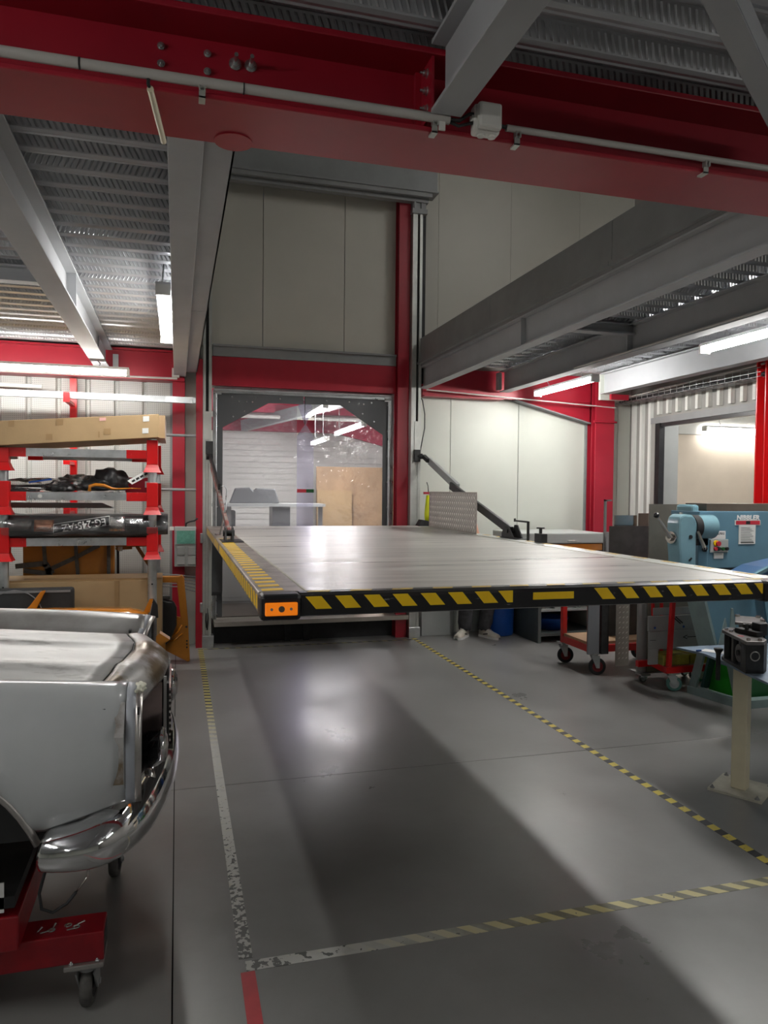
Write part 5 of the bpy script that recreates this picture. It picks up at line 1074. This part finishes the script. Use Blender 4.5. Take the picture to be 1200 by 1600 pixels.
obj('red_badge', MB().box(4.055, 4.272, 4.611, 4.619, 1.373, 1.402), red_label, t); obj('badge_centre', MB().box(4.145, 4.182, 4.609, 4.612, 1.375, 1.400), text_black, t)
obj('badge_backing', MB().box(4.048, 4.28, 4.613, 4.619, 1.368, 1.406), paper, t)
text('badge_text', 'NIBBLER', .05, text_white, t, (4.165, 4.612, 1.424), (1, 0, 0), (.12, 0, 1), .001, .21, .0018)
for k in range(9): obj('print_line', MB().box(4.10, 4.215-(k % 3)*.015, 4.610, 4.612, 1.245+k*.013, 1.248+k*.013), mid_grey, t)
obj('print_line', MB().box(4.10, 4.22, 4.610, 4.612, 1.234, 1.240), text_black, t)
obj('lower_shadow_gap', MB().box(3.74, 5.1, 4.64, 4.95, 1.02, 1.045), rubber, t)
obj('black_motor', blob(MB(), (4.16, 4.60, 1.045), (.06, .04, .022), 31), tool_black, t)
# stand of the machine
obj('stand_panel', MB().prism([(3.80, 1.02), (5.1, 1.02), (5.1, .42), (4.0, .42)], 'y', 4.70, 4.74), machine_blue, t)
obj('stand_flange', MB().bar((3.66, 4.62, 1.02), (3.86, 4.62, .38), .20, .02), machine_teal, t); obj('stand_flange', MB().bar((4.33, 4.60, 1.02), (4.46, 4.60, .35), .12, .02), machine_blue, t)
obj('gusset', MB().prism([(3.78, .47), (3.84, .70), (3.90, .47)], 'y', 4.45, 4.46).box(3.73, 3.92, 4.42, 4.6, .46, .472), machine_teal, t)
obj('fin', MB().prism([(3.92, .44), (4.01, .44), (3.95, .76), (3.935, .76)], 'y', 4.50, 4.51), machine_teal, t)
obj('adjust_rod', MB().cyl((3.77, 4.30, .575), (3.98, 4.28, .565), .006).cyl((3.775, 4.30, .5), (3.775, 4.30, .59), .012), galv, t)
def leg_a(x, y, xt, yt): obj('leg', MB().bar((x, y, .05), (xt, yt, .55), .075, .02, up=(1, 0, 0)), machine_teal, t)
leg_a(3.99, 4.97, 4.03, 4.86); leg_a(4.07, 4.56, 3.98, 4.62); leg_a(4.9, 4.5, 4.85, 4.6)
obj('leg_inner', MB().bar((4.07, 4.93, .05), (4.09, 4.84, .45), .08, .02), dark_green, t)
obj('base_bar', MB().bar((3.99, 5.0, .03), (4.07, 4.53, .03), .07, .06), machine_teal, t); obj('base_bar', MB().box(4.05, 5.1, 4.50, 4.58, 0, .06), machine_teal, t)
t = thing('tie_pipe', (3.9, 4.7, .9), 'chrome fitting hanging in the shade under the platform next to the cart post', 'fitting')
obj('fitting_body', MB().cyl((3.98, 4.9, .70), (3.98, 4.9, .76), .012).cyl((3.94, 4.9, .70), (4.02, 4.9, .70), .008), chrome_worn, t)
t = thing('steel_plate', (4.1, 4.8, 1.473), 'thick rusty brown steel plate lying on top of the blue machine', 'metal plate')
obj('plate', MB().box(3.83, 5.1, 4.66, 4.9, 1.473, 1.53), brown_plate, t)
t = thing('blue_hood', (4.6, 4.0, .9), 'blue slanted machine hood with a round red label at the right edge behind the platform', 'machine')
obj('hood', MB().prism([(3.52, 1.02), (3.75, 1.12), (4.2, 1.2), (4.2, .95), (3.52, .95)], 'y', 3.95, 4.2), M('deep_blue_paint', (.05, .12, .25), .35), t); obj('hood_edge', MB().bar((3.50, 3.94, 1.025), (3.76, 3.94, 1.135), .03, .022), machine_light, t)
obj('round_label', MB().box(3.655, 3.74, 3.94, 3.945, 1.01, 1.075), paper, t); obj('label_ring', MB().lathe([(0, .02), (.002, .024), (0, .028)], (3.69, 3.939, 1.045), (0, -1, 0)), red_label, t)
obj('hood_foot', MB().box(3.9, 4.1, 3.97, 4.07, 0, .95), machine_blue, t)
# crate
t = thing('green_crate', (4.2, 4.2, 0), 'bright green plastic crate under the blue machine', 'crate')
obj('crate_body', MB().prism([(4.17, .0), (4.95, .0), (4.98, .33), (4.14, .33)], 'y', 4.64, 5.0), green_crate, t); obj('crate_rim', MB().box(4.13, 4.99, 4.63, 5.01, .32, .34), green_dark, t)
obj('crate_front', MB().prism([(4.18, .02), (4.94, .02), (4.97, .31), (4.16, .31)], 'y', 4.632, 4.64), green_dark, t)
obj('light_print', MB().box(4.32, 4.50, 4.627, 4.632, .20, .215), text_white, t)
t = thing('timber_offcut', (4.3, 4.1, 0), 'pale wooden block on the floor at the right edge', 'timber')
obj('block', MB().box(4.10, 4.7, 4.10, 4.24, 0, .045), cream, t)
# ------------------------------------------------------------------ tube former on the cream post
t = thing('bending_stand', (2.92, 3.28, 0), 'cream floor stand with blue table plate carrying the black tube-forming tool', 'stand')
obj('base_plate', MB().add([(2.766, 3.313, 0), (2.91, 3.083, 0), (3.14, 3.237, 0), (3.0, 3.467, 0), (2.766, 3.313, .012), (2.91, 3.083, .012), (3.14, 3.237, .012), (3.0, 3.467, .012)], [(3, 2, 1, 0), (4, 5, 6, 7), (0, 1, 5, 4), (1, 2, 6, 5), (2, 3, 7, 6), (3, 0, 4, 7)]), cream_worn, t)
for q in ((2.795, 3.31), (2.912, 3.115), (3.11, 3.24), (2.995, 3.435)): obj('anchor_bolt', bolt(MB(), (q[0], q[1], .012), (0, 0, 1), .010, .009, .008), galv_dark, t)
obj('post', MB().obox((2.94, 3.27, .342), (.078, .07, .66), (0, 0, math.radians(-58))), cream, t, bevel=.006)
obj('table_plate', MB().prism([(2.50+.34, 3.69), (3.6, 3.65), (3.7, 2.7), (2.74, 2.885), (2.78, 3.07), (2.85, 3.31), (2.88, 3.50)], 'z', .684, .696), plate_blue, t)
obj('under_plate', MB().box(2.86, 3.1, 3.16, 3.36, .672, .684), plate_blue, t)
obj('under_bolt', MB().cyl((2.93, 3.19, .672), (2.93, 3.19, .64), .015), tool_black, t)
t = thing('tube_former', (2.88, 3.2, .697), 'black steel tube-forming tool with rollers and bolted plates on the blue table', 'tool')
def fplate(pts, z0, z1): return MB().prism(pts, 'z', z0, z1)
A_, B_, C_, D_, E_, F_ = [Vector(q) for q in ((2.872, 3.352), (2.945, 3.41), (3.06, 3.34), (2.90, 3.065), (2.850, 3.028), (2.762, 3.052))]
fp = [A_, B_, C_, D_, E_, F_]; U_ = (F_-A_).normalized(); N_ = Vector((-U_.y, U_.x)); N_ = N_ if N_.x > 0 else -N_
def on(f, d=0): q = A_+(F_-A_)*f+N_*d; return (q.x, q.y)
obj('top_plate', fplate(fp, .842, .860), label_grey, t, bevel=.002); obj('bottom_plate', fplate(fp, .697, .712), tool_black, t)
obj('end_block', fplate([on(.80), F_, E_, D_, on(.80, .13)], .697, .842), tool_black, t, bevel=.002)
ec = (F_+E_)/2; en = Vector((0-.26, -1)).normalized()
obj('end_hole', MB().cyl((ec.x+en.x*.001, ec.y+en.y*.001, .785), (ec.x-en.x*.01, ec.y-en.y*.01, .785), .022, n=20), rubber, t)
obj('hole_liner', MB().lathe([(0, .020), (.004, .023), (0, .026)], (ec.x+en.x*.002, ec.y+en.y*.002, .785), (en.x, en.y, 0)), steel_band, t)
for f_, r_, mm in ((.09, .022, tool_black), (.30, .010, label_grey), (.40, .014, tool_black)): obj('roller', MB().cyl((*on(f_, .025), .712), (*on(f_, .025), .842), r_), mm, t)
obj('side_wheel', MB().cyl((*on(.62, .012), .775), (*on(.62, .035), .775), .046, n=26), label_grey, t)
obj('wheel_hub', MB().cyl((*on(.62, .004), .775), (*on(.62, .014), .775), .016, n=16), rubber, t)
obj('back_wall', fplate([on(.0, .10), on(.8, .10), on(.8, .12), on(.0, .12)], .712, .842), rubber, t)
for f_, d_ in ((.03, .02), (.12, .055), (.22, .02), (.16, .085), (.93, .02), (.93, .075)): obj('cap_bolt', MB().cyl((*on(f_, d_), .860), (*on(f_, d_), .871), .010, n=12), chrome_worn, t)
obj('red_print', MB().obox((*on(.55, .03), .8605), (.03, .018, .001), (0, 0, -1.2)), red_label, t)
fp2 = [(2.98, 3.38), (3.14, 3.56), (3.25, 3.47), (3.10, 3.27)]
obj('rear_top_plate', fplate(fp2, .878, .894), label_grey, t, bevel=.002); obj('rear_block', fplate([(3.03, 3.38), (3.14, 3.53), (3.22, 3.45), (3.10, 3.29)], .697, .878), tool_black, t)
obj('clamp_screw', MB().cyl((*on(.35, .085), .860), (*on(.35, .085), .915), .010).cyl((*on(.35, .085), .893), (*on(.35, .085), .912), .019), tool_black, t)
obj('pivot_arm', MB().bar((*on(.2, .06), .873), (*on(.6, .12), .873), .045, .024), tool_black, t); obj('pivot_block', MB().box(2.935, 2.985, 3.15, 3.21, .860, .925, .005), tool_black, t)
for q in ((3.12, 3.52), (3.21, 3.46), (3.13, 3.34)): obj('cap_bolt', MB().cyl((q[0], q[1], .894), (q[0], q[1], .907), .014, n=14), chrome_worn, t)
t = thing('guide_pin', (2.807, 3.3, .597), 'black steel pin with flared head hanging through the edge of the blue table', 'pin')
obj('pin_shaft', MB().cyl((2.807, 3.30, .60), (2.807, 3.30, .74), .012), tool_black, t); obj('pin_head', MB().lathe([(0, .012), (.012, .014), (.030, .024), (.036, .024), (.036, .001)], (2.807, 3.30, .735), (0, 0, 1)), tool_black, t)
t = thing('paper_slip', (2.93, 3.52, .697), 'white paper slip with a pen lying on the blue table', 'paper')
obj('slip', MB().add([(2.90, 3.56, .6975), (2.99, 3.45, .6975), (3.05, 3.48, .6975), (2.97, 3.60, .6975)], [(0, 1, 2, 3)]), paper, t, solid=.0008); obj('pen', MB().cyl((2.87, 3.55, .702), (2.90, 3.55, .702), .005), blue_plastic, t)
# cable tray on the side wall
t = thing('cable_tray', (5.1, 6.4, 2.66), 'wire mesh cable tray with black cables below the ceiling on the ribbed side wall', 'cable tray')
mb = MB()
for (x_, z_) in ((5.02, 2.74), (5.02, 2.70), (5.02, 2.66), (5.08, 2.66), (5.14, 2.66), (5.20, 2.66), (5.20, 2.70), (5.20, 2.74)): mb.cyl((x_, 5.45, z_), (x_, 7.75, z_), .003, n=6)
obj('long_wires', mb, galv, t)
mb = MB()
for k in range(23): y_ = 5.5+k*.1; mb.tube([(5.02, y_, 2.745), (5.02, y_, 2.66), (5.20, y_, 2.66), (5.20, y_, 2.745)], .003, 6)
o = obj('cross_wires', mb, galv, t); o['kind'] = 'stuff'
obj('cables', MB().tube([(5.07, 5.45, 2.685), (5.07, 6.5, 2.68), (5.08, 7.7, 2.685)], .02).tube([(5.12, 5.45, 2.685), (5.13, 7.7, 2.69)], .02), rubber, t)
obj('white_conduit', MB().cyl((5.06, 5.45, 2.775), (5.06, 7.6, 2.72), .010), pvc_white, t)
# ------------------------------------------------------------------ person bending forward behind the tread plate
def skinned(name, verts, edges, radii, mat_, parent, sub=2, root=0):
    me = bpy.data.meshes.new(name); off = wloc(parent); me.from_pydata([Vector(v)-off for v in verts], edges, [])
    o = bpy.data.objects.new(name, me); col.objects.link(o); o.parent = parent
    sk = o.modifiers.new('skin', 'SKIN'); sk.use_smooth_shade = True
    for i, r in enumerate(radii):
        d = me.skin_vertices[0].data[i]; d.radius = (r, r) if not isinstance(r, tuple) else r; d.use_root = (i == root)
    ss = o.modifiers.new('sub', 'SUBSURF'); ss.levels = sub; ss.render_levels = sub
    me.materials.append(mat_); return o
t = thing('person', (3.18, 7.45, 0), 'person in dark grey trousers and cream trainers bending down behind the platform', 'person')
hipc = (3.18, 7.52, .86)
V = [hipc, (3.12, 7.46, 1.0), (3.0, 7.38, 1.15), (2.90, 7.30, 1.27), (2.86, 7.24, 1.34), (2.845, 7.20, 1.41),
     (3.08, 7.52, .84), (3.06, 7.48, .47), (3.06, 7.54, .11),
     (3.28, 7.52, .84), (3.31, 7.44, .47), (3.27, 7.50, .11),
     (2.78, 7.32, 1.30), (2.76, 7.18, 1.08), (2.80, 7.05, 1.10),
     (2.98, 7.26, 1.28), (2.97, 7.12, 1.08), (2.92, 7.02, 1.10)]
Ed = [(0, 1), (1, 2), (2, 3), (3, 4), (4, 5), (0, 6), (6, 7), (7, 8), (0, 9), (9, 10), (10, 11), (3, 12), (12, 13), (13, 14), (3, 15), (15, 16), (16, 17)]
Rd = [.13, .125, .14, .12, .055, .05, .095, .062, .042, .095, .062, .042, .055, .042, .028, .055, .042, .028]
body = skinned('body', V, Ed, Rd, skin_m, t)
def tr_leg(pts, rs):
    rows = []
    for (x, y, z), r in zip(pts, rs): rows.append([(x+r*math.cos(2*PI*k/18), y+r*1.1*math.sin(2*PI*k/18), z+.006*math.sin(k*3+z*40)) for k in range(18)])
    return rows
mb = MB()
for s_, pts in ((0, [(3.09, 7.50, .88), (3.08, 7.49, .72), (3.065, 7.475, .5), (3.06, 7.49, .36), (3.055, 7.51, .24), (3.058, 7.52, .17), (3.06, 7.525, .125), (3.06, 7.53, .085)]), (1, [(3.27, 7.50, .88), (3.285, 7.48, .72), (3.305, 7.445, .5), (3.30, 7.45, .36), (3.285, 7.47, .24), (3.28, 7.475, .17), (3.27, 7.48, .125), (3.268, 7.485, .085)])):
    mb.grid(tr_leg(pts, (.125, .105, .09, .082, .074, .078, .070, .066)), True, True)
mb.grid([[(3.18+rr*1.25*math.cos(2*PI*k/20), 7.50+rr*.95*math.sin(2*PI*k/20), z) for k in range(20)] for z, rr in ((.80, .15), (.88, .165), (.96, .16), (1.02, .145))], True, True)
obj('trousers', mb, pants, t, solid=.004)
jk = skinned('jacket', [(3.15, 7.49, .95), (3.12, 7.46, 1.02), (2.99, 7.39, 1.15), (2.90, 7.31, 1.26), (2.78, 7.32, 1.29), (2.76, 7.18, 1.09), (2.79, 7.08, 1.10), (2.96, 7.27, 1.27), (2.97, 7.13, 1.09), (2.93, 7.05, 1.10)],
        [(0, 1), (1, 2), (2, 3), (3, 4), (4, 5), (5, 6), (3, 7), (7, 8), (8, 9)], [.14, .14, .14, .125, .066, .055, .045, .068, .055, .045], jacket, t)
hd = obj('head', MB().sph((2.835, 7.15, 1.455), .098, 20, (.80, 1.0, 1.12)), skin_m, t)
obj('hair', MB().sph((2.835, 7.175, 1.48), .100, 20, (.86, .98, .92)), hair_m, t)
obj('ear', MB().sph((2.755, 7.16, 1.45), .018, 8, (.5, 1, 1.4)).sph((2.915, 7.16, 1.45), .018, 8, (.5, 1, 1.4)), skin_m, hd)
obj('nose', MB().sph((2.835, 7.045, 1.44), .016, 8, (.8, 1.3, 1.5)), skin_m, hd); obj('eye', MB().sph((2.805, 7.062, 1.465), .010, 8).sph((2.865, 7.062, 1.465), .010, 8), paper, hd); obj('mouth', MB().sph((2.835, 7.06, 1.405), .016, 8, (1.3, .4, .35)), red_paint, hd)
for hx, hy, sg in ((2.80, 7.03, 1), (2.92, 7.0, -1)):
    h = obj('hand', MB().sph((hx, hy, 1.102), .042, 12, (.85, 1.15, .45)), skin_m, t)
    for q in range(4): obj('finger', MB().tube([(hx-.026+q*.017, hy-.03, 1.102), (hx-.028+q*.018, hy-.06-.006*(q in (1, 2)), 1.102), (hx-.028+q*.018, hy-.085-.008*(q in (1, 2)), 1.090)], .008, 8), skin_m, h)
    obj('thumb', MB().tube([(hx+sg*.03, hy+.0, 1.102), (hx+sg*.055, hy-.025, 1.100), (hx+sg*.06, hy-.05, 1.095)], .009, 8), skin_m, h)
def shoe(cx, cy, ang):
    """low trainer pointing along ang, heel at (cx,cy)"""
    d = Vector((math.cos(ang), math.sin(ang), 0)); s_ = Vector((-d.y, d.x, 0)); c = Vector((cx, cy, 0))
    L_ = [(-.045, .028, .075), (-.03, .036, .10), (.02, .038, .105), (.07, .040, .085), (.12, .044, .060), (.17, .046, .048), (.21, .040, .038), (.235, .022, .028)]
    rows = []
    for l, w_, h in L_: rows.append([c+d*l+s_*(w_*math.cos(a))+Vector((0, 0, .02+h*math.sin(a)**.8 if math.sin(a) > 0 else .02)) for a in [PI*k/10 for k in range(11)]])
    u = obj('trainer', MB().grid(rows), shoe_m, t, solid=.004)
    rows = []
    for l, w_, h in [(-.05, .02, 0)]+L_+[(.243, .01, 0)]: rows.append([c+d*l+s_*(w_+.006)+Vector((0, 0, 0.002)), c+d*l+s_*(w_+.006)+Vector((0, 0, .026)), c+d*l-s_*(w_+.006)+Vector((0, 0, .026)), c+d*l-s_*(w_+.006)+Vector((0, 0, .002))])
    obj('sole', MB().grid(rows, False, True), paper, u)
    obj('toe_cap', MB().sph(c+d*.20+Vector((0, 0, .034)), .034, 12, (1, 1, .6)), shoe_m, u)
    for sg in (-1, 1): obj('side_mark', MB().bar(c+d*.04+s_*sg*.045+Vector((0, 0, .04)), c+d*.11+s_*sg*.050+Vector((0, 0, .055)), .004, .014), shoe_dark, u)
    for q in range(4): obj('lace', MB().bar(c+d*(.05+q*.022)-s_*.022+Vector((0, 0, .115-q*.013)), c+d*(.05+q*.022)+s_*.022+Vector((0, 0, .115-q*.013)), .008, .006), paper, u)
shoe(3.06, 7.535, math.radians(226)); shoe(3.265, 7.49, math.radians(292))
